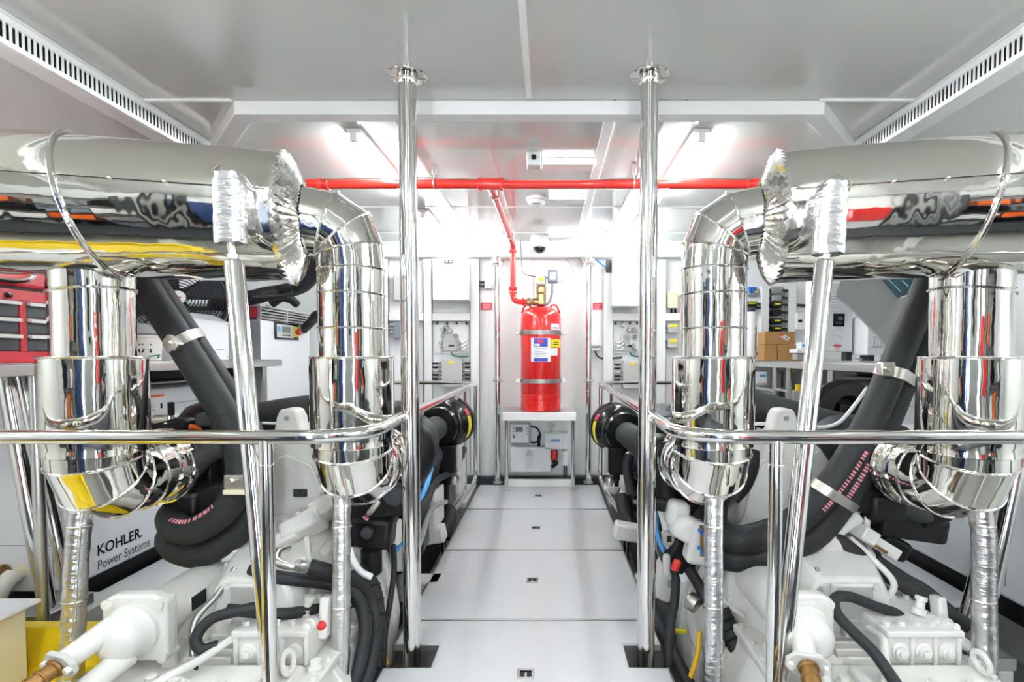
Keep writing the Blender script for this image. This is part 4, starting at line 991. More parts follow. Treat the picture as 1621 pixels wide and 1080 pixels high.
# white water filter with script
a = P(1189, 494, 4.35); z0 = RB + .001
t = thing('water_filter', 'slim white cylinder with black script lettering on the bench end', 'filter', (a.x, 4.35, z0))
MB().lathe((a.x, 4.35, z0), (0, 0, 1), [(.040, 0), (.044, .01), (.044, .02), (.046, .022), (.046, a.z - z0 - .01), (.040, a.z - z0)], 28).build('canister', 'white_glossy', t)
MB().lathe((a.x, 4.35, a.z), (0, 0, 1), [(.03, 0), (.034, .004), (.034, .03), (.02, .04)], 20).build('cap', 'dark_grey', t)
MB().tube([V(a.x + .02, 4.33, z0 + .05), V(a.x + .07, 4.32, z0 + .06), V(a.x + .085, 4.33, z0 + .02), V(a.x + .085, 4.36, z0 + .01)], .009, 8).build('hose', 'dark_grey', t)
text('Dometic', 'dark_grey', t, (a.x + .031, 4.306, z0 + .075), (0, 0, 1), (-1, .35, 0), .040, italic=.3, bold=.006, lift=.003)
# charger / inverter
t = thing('battery_charger', 'white wall charger with louvres and dark display standing on the bench', 'charger', P(1315, 560, 3.5))
Yk = 3.45; a = P(1287, 440, Yk); b = P(1349, 557, Yk)
MB().box(a.x, b.x, Yk, Yk + .10, b.z, 1.62).build('body', 'white_glossy', t, .006)
for q in range(10):
    py = 448 + q * 4.6; p0 = P(1288, py, Yk); p1 = P(1328, py + 2, Yk)
    MB().prism([(p0.x, Yk - .001, p0.z), (p0.x, Yk - .008, p1.z), (p0.x, Yk - .001, p1.z - .002)], (p1.x - p0.x, 0, 0)).build('slat', 'white_glossy', t)
d = bxb(MB(), 1319.5, 496.5, 1337, 517, Yk - .004, .006).build('display_frame', 'black_gloss', t, .002)
bxb(MB(), 1327, 502, 1334, 507, Yk - .0055, .002).build('display', 'lcd', d); bxb(MB(), 1323, 509, 1333, 513, Yk - .0055, .002).build('display_keys', 'dark_grey', d)
for px, py, w_ in ((1321, 522, 2), (1325, 521.5, 2), (1329, 521.5, 2), (1332, 521.5, 2), (1320, 530, 2), (1328, 531, 3), (1329, 534.5, 4)): bxb(MB(), px, py, px + w_, py + 1.6, Yk - .001, .0015).build('printed_mark', 'box_grey', t)
bxb(MB(), 1320, 545.5, 1332, 548.5, Yk - .0015, .002).build('red_notice', 'red_label', t)
for q in range(3): bxb(MB(), 1322 + q, 550 + 2 * q, 1330 - q, 551 + 2 * q, Yk - .001, .0015).build('printed_line', 'pink_print', t)
bxb(MB(), 1353, 500, 1374, 558, Yk + .10, .18).build('side_housing', 'white', t, .004)
for px in (1290, 1340): bxb(MB(), px, 557.5, px + 8, 571.5, Yk + .02, .06).build('foot', 'dark_grey', t)
MB().tube([P(1352, 562, Yk + .02), P(1358, 568, Yk - .02), P(1372, 568, Yk), P(1378, 562, Yk + .05)], .005, 8).build('lead', 'bucket', t)
t = thing('window_air_unit', 'white housing with small vent slots under the angled hood', 'housing', P(1390, 560, 3.3))
bxb(MB(), 1374, 500, 1420, 562, 3.32, .3).build('body', 'white', t, .006)
bxb(MB(), 1379, 533, 1396, 550, 3.315, .006).build('vent_frame', 'box_grey', t, .002)
for q in range(3): bxb(MB(), 1381 + 5 * q, 535, 1384 + 5 * q, 548, 3.312, .006).build('vent_slat', 'white', t)
for px in (1376, 1410): bxb(MB(), px, 562.5, px + 8, 571.7, 3.36, .1).build('foot', 'dark_grey', t)
# angled hood
t = thing('angled_hood', 'big pale grey angular sheet metal hood with dark opening above the bench', 'hood', P(1400, 560, 3.0))
def panel(pts, th, m, name):
    pts = [P(*q) for q in pts]; nn = (pts[1] - pts[0]).cross(pts[2] - pts[0]).normalized()
    if nn.y < 0: nn = -nn
    return MB().prism(pts, nn * th).build(name, m, t, .002, 1)
panel([(1324, 462, 3.10), (1327, 455, 3.13), (1336, 430, 3.25), (1385, 430, 3.30), (1421, 472, 3.28), (1384, 524, 3.02), (1326, 471, 3.08)], .008, 'hood_grey', 'side_panel')
panel([(1384, 524, 3.02), (1421, 472, 3.28), (1460, 464, 3.22), (1397, 538, 2.98)], .008, 'hood_grey', 'floor_panel')
panel([(1385, 430, 3.30), (1440, 430, 3.28), (1464, 456, 3.24), (1421, 472, 3.30)], .008, 'teal_dark', 'opening_screen')
panel([(1440, 430, 3.26), (1480, 430, 3.1), (1475, 470, 3.1), (1462, 458, 3.2)], .008, 'white', 'upper_panel')
panel([(1397, 538, 2.98), (1460, 464, 3.22), (1500, 470, 3.2), (1480, 560, 3.0), (1412, 562, 2.96)], .008, 'mid_grey', 'outer_panel')
MB().tube([P(1324, 468, 3.06), P(1340, 482, 3.05), P(1384, 526, 2.99), P(1414, 562, 2.94)], .006, 8).build('rolled_lip', 'hood_grey', t)
for px, py in ((1404, 440), (1416, 452), (1428, 444)): MB().cyl(P(px, py, 3.27), P(px + 10, py + 10, 3.24), .003, n=6).build('screen_wire', 'screen_blue', t)
# stores under the bench
t = thing('store_box', 'white carton with teal print on the lower shelf below the cartons', 'box', P(1205, 608, 4.3)); bxb(MB(), 1196, 589, 1214, 607, 4.25, .2).build('body', 'white', t, .003); bxb(MB(), 1203, 593, 1212, 597, 4.249, .002).build('print', 'light_blue', t)
o = MB().cyl(P(1230, 588, 4.3), P(1230, 637, 4.3), .048, n=24).build('grey_cylinder', 'mid_grey', None, .006); tag(o, 'grey upright canister on the lower shelf behind the bench legs', 'canister')
t = thing('yellow_level', 'upright yellow bar leaning under the bench', 'bar', P(1249, 643, 3.95)); MB().cyl(P(1251, 590, 3.95), P(1248, 648, 3.93), .014, n=10).build('bar', 'yellow', t); MB().obox(P(1251, 588, 3.95), (.05, .03, .03)).build('end_piece', 'yellow', t, .006)
for px, py, lb in ((1265, 613, 'beside the yellow bar'), (1299, 617, 'beside the bench leg'), (1313, 618, 'next to the white generator top')):
    c = P(px, py, 3.88)
    t = thing('jerry_can', 'grey can with yellow cap %s under the bench' % lb, 'can', (c.x, c.y, c.z - .2), 'capped cans under the bench')
    MB().box(c.x - .06, c.x + .06, c.y - .04, c.y + .10, c.z - .22, c.z - .025).build('body', 'box_grey', t, .012, 3); MB().cyl(c + V(0, 0, -.03), c + V(0, 0, .022), .026, n=18).build('cap', 'yellow', t)
# ================================================================== engines and gearboxes (two alike)
def engine(xe, s, label):
    t = thing('marine_engine', label, 'engine', (xe, 3.0, -.30), 'twin marine engines')
    B = 'engine_black'; Wt = 'white_engine'
    # block, sump and vee of heads
    MB().prism([(xe - .28, 2.20, -.34), (xe + .28, 2.20, -.34), (xe + .36, 2.20, .10), (xe + .34, 2.20, .40), (xe - .34, 2.20, .40), (xe - .36, 2.20, .10)], (0, 1.85, 0)).build('block', B, t, .02)
    for sg in (-1, 1):
        for k in range(4):
            y0 = 2.42 + k * .40
            MB().obox((xe + sg * .24, y0 + .18, .52), (.22, .36, .20), (0, sg * R(24), 0)).build('cylinder_head', B, t, .02)
            MB().obox((xe + sg * .275, y0 + .18, .615), (.17, .32, .05), (0, sg * R(24), 0)).build('rocker_cover', 'dark_grey', t, .012)
        MB().cyl((xe + sg * .36, 2.35, .50), (xe + sg * .36, 3.95, .50), .065, n=20).build('exhaust_manifold', 'dark_grey', t)
        for k in range(4): MB().obox((xe + sg * .40, 2.62 + k * .40, .22), (.06, .26, .22)).build('side_cover', Wt if k % 2 else B, t, .012)
    MB().cyl((xe, 2.35, .66), (xe, 3.95, .66), .085, n=24).build('intake_manifold', 'dark_grey', t)
    MB().box(xe - .12, xe + .12, 2.7, 3.5, .70, .80).build('cooler', B, t, .02)
    # front pulley end, fan guard
    MB().lathe((xe, 4.05, .10), (0, 1, 0), [(.10, 0), (.20, .01), (.20, .05), (.14, .06), (.14, .10), (.05, .12)], 28).build('pulley', B, t)
    # turbochargers behind the clad elbows
    for q, c in enumerate((EX[s][3], EX[s][4])):
        b = V(c.x, c.y + .285, .692); sg = 1 if c.x > xe else -1
        MB().lathe(b, (0, 1, 0), [(.085, 0), (.125, .01), (.125, .03), (.10, .05), (.10, .10), (.135, .13), (.15, .17), (.14, .22), (.09, .25)], 32).build('turbine_housing', B, t)
        MB().tube([b + V(sg * .0, .17, .10), b + V(sg * .10, .17, .07), b + V(sg * .12, .17, -.03), b + V(sg * .03, .17, -.13), b + V(-sg * .16, .17, -.12)], [.05, .055, .06, .07, .06], 16).build('volute', B, t)
        MB().lathe(b + V(0, .25, 0), (0, 1, 0), [(.06, 0), (.06, .08), (.13, .10), (.15, .14), (.14, .19), (.085, .21), (.085, .30)], 32).build('compressor_housing', 'dark_grey', t)
        bl = MB()
        for k in range(10):
            a = k * math.pi / 5; bl.bolt(b + V(.112 * math.cos(a), .004, .112 * math.sin(a)), (0, -1, 0), .009, .010)
        bl.build('flange_bolts', 'steel_dull', t)['kind'] = 'stuff'
        MB().obox(b + V(-sg * .12, .08, -.13), (.22, .14, .10), (0, sg * R(12), 0)).obox(b + V(-sg * .05, .03, -.16), (.13, .08, .10)).build('turbo_bracket', B, t, .015)
    # flywheel housing: tall cast plate with shoulders, lifting eye and bolts
    Y0 = 2.12
    half = [(.0, .885), (.032, .88), (.046, .85), (.055, .80), (.15, .715), (.20, .64), (.235, .50), (.33, .40), (.40, .22), (.43, .02), (.41, -.18), (.30, -.34)]
    poly = [(xe + a, Y0, z) for a, z in half] + [(xe - a, Y0, z) for a, z in reversed(half[1:])]
    MB().prism(poly, (0, .085, 0)).build('flywheel_housing', Wt, t, .010, 2)
    half2 = [(.0, .70), (.10, .66), (.15, .55), (.17, .45), (.24, .33), (.0, .33)]
    MB().prism([(xe + a, Y0 - .018, z) for a, z in half2] + [(xe - a, Y0 - .018, z) for a, z in reversed(half2[1:-1])], (0, .02, 0)).build('housing_cover', Wt, t, .006)
    MB().cyl((xe, Y0 - .006, .845), (xe, Y0 + .0, .845), .010, n=16).build('lifting_eye', 'mid_grey', t)
    bl = MB()
    for a, z in half[3:]:
        for sg in (-1, 1): bl.bolt((xe + sg * (a - .022), Y0 - .001, z - .012), (0, -1, 0), .011, .010)
    for a, z in half2[1:5]:
        for sg in (-1, 1): bl.bolt((xe + sg * (a - .014), Y0 - .019, z - .008), (0, -1, 0), .007, .006)
    bl.build('housing_bolts', Wt, t)['kind'] = 'stuff'
    MB().obox((xe + .195, Y0 - .012, .47), (.036, .004, .036)).build('warning_plate', 'black', t); 
    MB().obox((xe + .195, Y0 - .0155, .474), (.022, .002, .006)).obox((xe + .195, Y0 - .0155, .470), (.006, .002, .024)).obox((xe + .188, Y0 - .0155, .461), (.006, .002, .014), (0, R(-25), 0)).obox((xe + .202, Y0 - .0155, .461), (.006, .002, .014), (0, R(25), 0)).build('warning_symbol', 'white', t)
    MB().obox((xe + .058, Y0 - .02, .545), (.055, .01, .032)).bolt((xe + .045, Y0 - .025, .545), (0, -1, 0), .009, .008).bolt((xe + .071, Y0 - .025, .545), (0, -1, 0), .009, .008).build('sensor_plate', 'dark_grey', t, .003)
    # aisle-side clutter: filter, starter, harness
    for sg in (-1, 1):
        x = xe + sg * .43
        MB().lathe((x, 2.30, .02), (0, 0, 1), [(.045, 0), (.055, .01), (.055, .16), (.045, .18), (.04, .20)], 22).build('fluid_filter', Wt if sg < 0 else 'mid_grey', t)
        MB().lathe((x - sg * .02, 2.22, .22), (0, 1, 0), [(.03, 0), (.065, .012), (.065, .16), (.075, .17), (.075, .26), (.04, .28)], 24).build('starter_motor', B, t)
        MB().obox((x - sg * .03, 2.55, .30), (.10, .30, .12)).build('relay_box', B, t, .012)
        MB().tube([(x, 2.22, .45), (x + sg * .03, 2.5, .38), (x, 2.9, .40), (x + sg * .02, 3.4, .36), (x, 3.9, .40)], .022, 10).build('harness', 'rubber', t)
        MB().tube([(x, 2.24, .10), (x + sg * .04, 2.4, .25), (x + sg * .02, 2.7, .30), (x, 3.2, .20)], .014, 8).build('coolant_tube', 'mid_grey', t)
        MB().box(x - .03, x + .10 if sg > 0 else x + .03, 2.5, 2.62, -.08, .0).build('mount_foot', Wt, t, .01) if sg > 0 else MB().box(x - .10, x + .03, 2.5, 2.62, -.08, .0).build('mount_foot', Wt, t, .01)
    return t
def gearbox(xe, label):
    """modelled about xe = -1.06 and shared by both sides"""
    t = thing('marine_gearbox', label, 'gearbox', (xe, 1.7, -.40), 'twin marine gearboxes')
    Wt = 'white_engine'
    # bell: stepped cone bolted to the flywheel housing
    MB().lathe((xe, 2.115, .06), (0, -1, 0), [(.40, 0), (.40, .03), (.375, .034), (.36, .09), (.335, .094), (.30, .20), (.28, .204), (.24, .30), (.22, .36)], 48).build('bell_cone', Wt, t, ang=25)
    bl = MB()
    for k in range(18):
        a = 2 * math.pi * k / 18; bl.bolt((xe + .388 * math.cos(a), 2.085, .06 + .388 * math.sin(a)), (0, -1, 0), .012, .012)
    bl.build('bell_bolts', Wt, t)['kind'] = 'stuff'
    for k in range(7):
        a = R(20 + k * 23); d = V(math.cos(a), 0, math.sin(a))
        c0 = V(xe, 0, .06)
        MB().prism([c0 + d * .27 + V(0, 1.86, 0), c0 + d * .31 + V(0, 1.90, 0), c0 + d * .385 + V(0, 2.08, 0), c0 + d * .30 + V(0, 2.05, 0)], V(-d.z, 0, d.x) * .016).build('bell_rib', Wt, t, .004)
    # main casing
    MB().prism([(xe - .34, 1.28, -.42), (xe + .42, 1.28, -.42), (xe + .46, 1.28, -.05), (xe + .36, 1.28, .11), (xe - .28, 1.28, .12), (xe - .36, 1.28, -.02)], (0, .60, 0)).build('casing', Wt, t, .03, 3)
    MB().prism([(xe + .30, 1.30, .10), (xe + .47, 1.30, -.06), (xe + .47, 1.90, .02), (xe + .36, 1.98, .22), (xe + .28, 1.98, .24)], (0, 0, .025)).build('flank', Wt, t, .008) if False else None
    for k in range(4):
        y = 1.34 + k * .15
        MB().prism([(xe + .36, y, .115), (xe + .465, y, -.04), (xe + .49, y, -.06), (xe + .49, y, -.30), (xe + .44, y, -.32), (xe + .34, y, .08)], (0, .022, 0)).build('casing_rib', Wt, t, .005)
    MB().box(xe - .30, xe + .38, 1.30, 1.86, .105, .135).build('top_flange', Wt, t, .006)
    bl = MB()
    for k in range(6):
        for x in (xe - .28, xe + .36): bl.bolt((x, 1.33 + k * .10, .134), (0, 0, 1), .012, .012)
    bl.build('flange_bolts', Wt, t)['kind'] = 'stuff'
    # sloping casting with the grey inspection mesh
    c = xe + .06
    hs = [[(c - .13, 1.74, .14), (c + .13, 1.74, .14), (c + .13, 1.74, .28), (c + .10, 1.75, .345), (c - .10, 1.75, .345), (c - .13, 1.74, .30)],
          [(c - .17, 1.88, .14), (c + .17, 1.88, .14), (c + .18, 1.88, .32), (c + .14, 1.88, .385), (c - .14, 1.88, .385), (c - .18, 1.88, .32)],
          [(c - .21, 2.10, .14), (c + .21, 2.10, .14), (c + .22, 2.10, .37), (c + .18, 2.10, .44), (c - .18, 2.10, .44), (c - .22, 2.10, .37)]]
    MB().rings([[V(*q) for q in r_] for r_ in hs]).build('adaptor_casting', Wt, t, .014, 3)
    MB().box(c - .075, c + .075, 1.728, 1.742, .205, .335).build('mesh_frame', Wt, t, .006)
    MB().box(c - .062, c + .062, 1.724, 1.731, .215, .325).build('inspection_mesh', 'grey_mesh', t, .002)
    bl = MB()
    for x in (c - .068, c + .068):
        for z in (.213, .327): bl.bolt((x, 1.727, z), (0, -1, 0), .008, .008)
    bl.build('mesh_bolts', Wt, t)['kind'] = 'stuff'
    for sg in (-1, 1): MB().prism([(c + sg * .155, 1.90, .355), (c + sg * .18, 1.90, .335), (c + sg * .225, 2.09, .395), (c + sg * .19, 2.09, .42)], (0, 0, .03)).build('casting_rib', Wt, t, .005)
    MB().obox((c - .17, 1.90, .375), (.07, .03, .05), (0, R(-20), 0)).build('casting_lug', Wt, t, .01)
    # control block with three plugs
    x0, x1, yf, za, zb = xe + .085, xe + .315, 1.60, .135, .245
    MB().box(x0, x1, yf, 1.86, za, zb).build('control_block', Wt, t, .010, 3)
    for k in range(4):
        x = x0 + .006 + k * (x1 - x0 - .012) / 3
        MB().box(x - .007, x + .007, yf - .010, yf + .004, za + .004, zb - .004).build('block_rib', Wt, t, .004)
    MB().box(x0 - .004, x1 + .004, yf - .014, yf + .05, zb - .016, zb + .004).build('block_lip', Wt, t, .005)
    for k in range(3):
        x = x0 + .044 + k * .072
        MB().lathe((x, yf + .002, za + .045), (0, -1, 0), [(.027, 0), (.027, .006), (.021, .010), (.021, .016), (.012, .018), (.012, .026), (.006, .026)], 20).build('plug', Wt, t)
    bl = MB()
    for k in range(5):
        bl.bolt((x0 + .02 + k * .048, yf + .03, zb + .003), (0, 0, 1), .011, .014); bl.bolt((x0 + .02 + k * .048, 1.82, zb + .0), (0, 0, 1), .011, .014)
    bl.build('block_bolts', Wt, t)['kind'] = 'stuff'
    # low front cover plate with round bosses
    MB().box(xe - .06, xe + .32, 1.34, 1.56, .13, .165).build('cover_plate', Wt, t, .010)
    for k in range(3):
        MB().lathe((xe + .01 + k * .115, 1.44, .164), (0, 0, 1), [(.038, 0), (.038, .008), (.026, .012), (.026, .018), (.014, .020), (.014, .028)], 22).build('boss', Wt, t)
    MB().torus((xe + .13, 1.37, .172), (0, 0, 1), .022, .0035, 22, 6).build('seal_ring', 'red_label', t)
    # oil cooler: long drum with flanged ends on the outboard top
    cx, cz_ = xe - .195, .27; r_ = .072
    MB().lathe((cx, 1.56, cz_), (0, 1, 0), [(r_ + .004, 0), (r_, .004), (r_, .40), (r_ + .004, .405)], 36).build('cooler_drum', Wt, t)
    for y, k in ((1.56, 1), (1.94, -1)):
        MB().prism([(cx - .098, y, cz_ - .10), (cx + .098, y, cz_ - .10), (cx + .098, y, cz_ + .085), (cx + .06, y, cz_ + .105), (cx - .06, y, cz_ + .105), (cx - .098, y, cz_ + .085)], (0, .045, 0)).build('cooler_flange', Wt, t, .010, 3)
        for a in (-1, 1):
            for dx_, dz_ in ((.078, .078), (.085, -.085)): MB().cyl((cx + a * dx_, y - .008, cz_ + dz_), (cx + a * dx_, y + .053, cz_ + dz_), .015, n=14).build('flange_lug', Wt, t)
    for y in (1.585, 1.93):
        MB().box(cx + .055, cx + .095, y, y + .035, .12, cz_ + .08).build('cooler_foot', Wt, t, .012, 3)
    MB().obox((cx + .0675, 1.745, cz_ + .005), (.012, .085, .055)).build('cooler_plate_pad', Wt, t, .003); MB().obox((cx + .0745, 1.745, cz_ + .005), (.003, .072, .046)).build('name_plate', 'black', t, .001)
    # end cap toward the camera with two flanged outlets
    MB().lathe((cx, 1.562, cz_), (0, -1, 0), [(.080, 0), (.080, .02), (.072, .03), (.066, .06), (.052, .085), (.030, .095)], 32).build('end_cap', Wt, t)
    for dx, dz in ((-.030, .030), (.012, -.055)):
        a = V(cx + dx, 1.52, cz_ + dz); b = V(cx + dx - .035, 1.40, cz_ + dz - .035)
        MB().lathe(a, b - a, [(.034, 0), (.031, (b - a).length * .8), (.031, (b - a).length)], 22).build('outlet_neck', Wt, t)
        d_ = (b - a).normalized(); _, u_, v_ = frame(d_)
        MB().prism([b + u_ * .056 * ca + v_ * .036 * sa_ for ca, sa_ in ((-1, -.35), (-.55, -1), (.55, -1), (1, -.35), (1, .35), (.55, 1), (-.55, 1), (-1, .35))], d_ * .014).build('outlet_flange', 'box_grey', t, .003)
        MB().bolt(b + u_ * .044 + d_ * .014, d_, .010, .012).bolt(b - u_ * .044 + d_ * .014, d_, .010, .012).build('flange_bolts', Wt, t)
        p1 = b + d_ * .01
        MB().tube([p1, p1 + d_ * .05, p1 + d_ * .09 + V(-.015, -.02, -.02), p1 + V(-.09, -.16, -.09), p1 + V(-.12, -.22, -.16)], .021, 14).build('bronze_pipe', 'bronze', t)
        MB().torus(p1 + d_ * .045, d_, .022, .004, 18, 6).torus(p1 + d_ * .012, d_, .022, .006, 18, 6).build('pipe_collar', 'bronze', t)
    # shift actuator, tilted valve block high on the bell
    ac = V(xe + .135, 1.965, .455)
    rot = (R(-38), R(-26), R(12))
    MB().obox(ac, (.15, .10, .07), rot).obox(ac + V(.06, .05, .05), (.10, .10, .07), rot).obox(ac + V(-.05, -.03, -.035), (.09, .07, .05), rot).build('shift_actuator', Wt, t, .012, 2)
    bl = MB()
    m3 = Euler(rot).to_matrix()
    for a in (-.05, 0, .05):
        for b in (-.03, .03): bl.bolt(ac + m3 @ V(a, b, .034), m3 @ V(0, 0, 1), .010, .012)
    bl.build('actuator_bolts', Wt, t)['kind'] = 'stuff'
    MB().obox(ac + m3 @ V(.015, .0, .037), (.03, .022, .004), rot).build('red_tag', 'pink_print', t)
    MB().lathe(ac + m3 @ V(-.075, -.01, -.02), m3 @ V(-1, 0, 0), [(.014, 0), (.014, .02), (.008, .022), (.008, .04)], 14).build('actuator_rod', 'bronze', t)
    # low pressure switch with red cap
    MB().lathe((xe + .30, 1.66, .24), (.1, -1, .25), [(.02, 0), (.02, .03), (.012, .034), (.012, .06)], 14).build('pressure_switch', Wt, t)
    MB().obox((xe + .325, 1.70, .24), (.03, .05, .13), (R(-10), 0, 0)).build('switch_bracket', Wt, t, .008); MB().sphere((xe + .325, 1.67, .225), .015, 12, 8).build('switch_cap', 'red', t)
    MB().lathe((xe + .255, 1.70, .246), (.3, .2, 1), [(.022, 0), (.022, .02), (.014, .022), (.014, .045), (.018, .046), (.018, .06)], 16).build('sender', Wt, t)
    # pilot lines, lifting lugs and ribs that break up the top of the casing
    MB().tube([V(xe - .10, 1.31, .15), V(xe - .03, 1.42, .19), V(xe + .03, 1.52, .20), V(xe + .075, 1.60, .22), V(xe + .08, 1.68, .21)], .012, 12).build('pilot_line', Wt, t)
    for k in (.35, .7):
        MB().torus(V(xe - .10 + .17 * k, 1.31 + .29 * k, .15 + .055 * k), (.5, .8, .2), .0135, .003, 14, 6).build('cable_tie', 'black', t)
    MB().tube([V(xe + .20, 1.84, .20), V(xe + .24, 1.80, .30), V(xe + .20, 1.86, .37), V(xe + .16, 1.93, .42)], .011, 12).build('pilot_line', Wt, t)
    MB().tube([V(xe - .06, 1.62, .14), V(xe - .08, 1.66, .24), V(xe - .05, 1.74, .30), V(xe - .03, 1.80, .36)], .010, 10).build('pilot_line', 'steel_dull', t)
    for k in range(5):
        MB().box(xe - .08 + .001, xe + .07, 1.60 + k * .045, 1.612 + k * .045, .134, .158).build('top_rib', Wt, t, .003)
    for x, y in ((xe - .10, 1.40), (xe + .345, 1.40), (xe + .345, 1.58), (xe - .10, 1.50)):
        MB().lathe((x, y, .134), (0, 0, 1), [(.024, 0), (.024, .012), (.016, .014), (.016, .030), (.008, .031)], 16).build('plug', Wt, t)
    MB().torus((xe + .30, 1.50, .205), (1, 0, .2), .030, .008, 22, 8).build('lifting_ring', Wt, t)
    for k in range(6):
        MB().bolt((xe + .335 + .018 * k, 1.285, .06 - .028 * k), (0, -1, 0), .012, .012).build('casing_bolt', 'zinc', t)
    MB().box(xe + .02, xe + .10, 1.705, 1.73, .165, .195).build('rating_plate', 'box_grey', t, .002)
    return t
XE = {-1: -1.06, 1: .965}
engine(XE[-1], -1, 'big black marine engine with white flywheel housing on the tool chest side')
engine(XE[1], 1, 'big black marine engine with white flywheel housing on the cardboard box side')
gearbox(XE[-1], 'white marine gearbox with oil cooler drum beside the yellow spill tray')
gearbox(XE[1], 'white marine gearbox with bronze pipes on the cardboard box side')
# ================================================================== hoses, cables and engine clutter
def hose(name, label, cat, pts, r, m='rubber', n=16, group=None, print_=None):
    t = thing(name, label, cat, P(*pts[0]), group)
    path = [P(*q) for q in pts]
    MB().tube(path, r, n).build('hose_wall', m, t)
    return t, spline(path, 6)
def strap(c, ax, r, m='brushed', name='hose_clamp', t=None, two=None, w=.030):
    """flat band round one hose or a pair"""
    ax, u, v = frame(ax)
    if two is None: pts = [(u * math.cos(a) + v * math.sin(a)) * r for a in [2 * math.pi * k / 28 for k in range(28)]]; cs = c
    else:
        d = (two - c); L_ = d.length; e = d.normalized(); f = ax.cross(e).normalized(); cs = (c + two) / 2; pts = []
        for k in range(28):
            a = 2 * math.pi * k / 28; q = (e * math.cos(a) + f * math.sin(a)) * r
            pts.append(q + e * (L_ / 2 if math.cos(a) > 0 else -L_ / 2))
    ri = [[cs + q * k_ + ax * o_ for q in pts] for k_, o_ in ((1.0, -w / 2), (1.06, -w / 2), (1.06, w / 2), (1.0, w / 2))]
    return MB().rings(ri, True).build(name, m, t)
def hprint(t, path, i0, i1, r, side, m='pink_print', gap=.012):
    """row of printed marks along a hose"""
    for i in range(i0, i1):
        a, b = path[i], path[i + 1]; L_ = (b - a).length; d = (b - a).normalized(); _, u, v = frame(d)
        nrm = (V(*side) - d * d.dot(V(*side))).normalized(); e = d.cross(nrm); k = 0.0
        while k < L_ - gap * .7:
            c = a + d * (k + gap / 2) + nrm * (r * 1.003); m3 = Matrix((d, e, nrm)).transposed()
            MB().obox(c, (gap * random.uniform(.45, .75), r * .30, .003), m3).build('printed_mark', m, t); k += gap
# ---- tool chest side: pair of big hoses from behind the trunk to a loop below the rail
hr = .050
A = [(198, 405, 1.97), (240, 470, 1.95), (285, 540, 1.93), (322, 600, 1.91), (352, 650, 1.89), (376, 705, 1.87), (380, 758, 1.86), (358, 806, 1.85), (312, 838, 1.84), (280, 836, 1.86), (272, 818, 1.91), (292, 803, 1.98), (325, 803, 2.03)]
Bp = [(208, 405, 2.09), (254, 468, 2.07), (300, 536, 2.05), (342, 600, 2.01), (378, 655, 1.98), (404, 712, 1.96), (406, 772, 1.94), (382, 836, 1.92), (326, 874, 1.89), (285, 871, 1.90), (270, 852, 1.95), (290, 838, 2.02), (325, 838, 2.07)]
t1, p1 = hose('coolant_hose', 'thick black hose looping below the rail, the upper of the pair, fan side', 'hose', A, hr, group='big black hose pair by the fan')
t2, p2 = hose('coolant_hose', 'thick black hose looping below the rail, the lower of the pair, fan side', 'hose', Bp, hr, group='big black hose pair by the fan')
hprint(t1, p1, 42, 54, hr, (0, -.6, .8))
t = thing('hose_clamp', 'cast clamp holding the diagonal hose pair above the rail, fan side', 'clamp', P(300, 537, 1.93), 'big hose clamps')
i = 12; strap(p1[i], p1[i + 1] - p1[i - 1], hr * 1.0, 'zinc', 'band', t, p2[i], .040)
d = (p1[i + 1] - p1[i - 1]).normalized(); e = (p2[i] - p1[i]).normalized()
for c in (p1[i] - e * .085, p2[i] + e * .085): MB().obox(c, (.055, .03, .035), (0, R(40), 0)).bolt(c + V(0, -.014, 0), (0, -1, 0), .011, .014).build('lug', 'zinc', t, .006)
t = thing('hose_clamp', 'flat clamp with tan rubber strip on the hose pair just below the rail, fan side', 'clamp', P(372, 770, 1.82), 'big hose clamps')
i = 29; c = (p1[i] + p2[i]) / 2
MB().obox(P(392, 762, 1.80), (.15, .03, .048)).build('plate', 'brushed', t, .004); MB().obox(P(392, 778, 1.80), (.155, .035, .018)).build('rubber_strip', 'cream', t, .004)
MB().bolt(P(365, 762, 1.785), (0, -1, 0), .013, .015).build('bolt', 'zinc', t)
# ---- cardboard box side: mirrored pair
A = [(1490, 400, 2.02), (1452, 490, 1.97), (1411, 590, 1.92), (1370, 680, 1.88), (1318, 765, 1.86), (1258, 825, 1.86), (1190, 852, 1.88), (1150, 850, 1.92), (1130, 820, 1.98), (1140, 770, 2.05)]
Bp = [(1500, 410, 2.14), (1470, 505, 2.09), (1430, 602, 2.04), (1392, 692, 1.99), (1343, 780, 1.95), (1285, 850, 1.90), (1205, 880, 1.91), (1150, 882, 1.95), (1110, 862, 2.02), (1105, 800, 2.08)]
t1, p1 = hose('coolant_hose', 'thick black hose with red print sweeping down past the hood, the upper of the pair', 'hose', A, hr, group='big black hose pair by the hood')
t2, p2 = hose('coolant_hose', 'thick black hose sweeping down past the hood, the lower of the pair', 'hose', Bp, hr, group='big black hose pair by the hood')
hprint(t1, p1, 20, 27, hr, (.35, -.9, .1)); hprint(t2, p2, 19, 26, hr, (-.2, -.9, .35))
t = thing('hose_clamp', 'broad steel clamp round the hose pair above the rail, hood side', 'clamp', P(1420, 585, 1.93), 'big hose clamps')
i = 12; strap(p1[i], p1[i + 1] - p1[i - 1], hr * 1.0, 'zinc', 'band', t, p2[i], .040)
e = (p2[i] - p1[i]).normalized()
MB().obox(p1[i] - e * .078, (.05, .035, .05)).cyl(p1[i] - e * .10 + V(-.01, -.02, 0), p1[i] - e * .05 + V(0, -.02, 0), .008, n=10).build('lug', 'zinc', t, .005)
t = thing('hose_clamp', 'steel strap clamp round the hose pair below the rail, hood side', 'clamp', P(1290, 785, 1.87), 'big hose clamps')
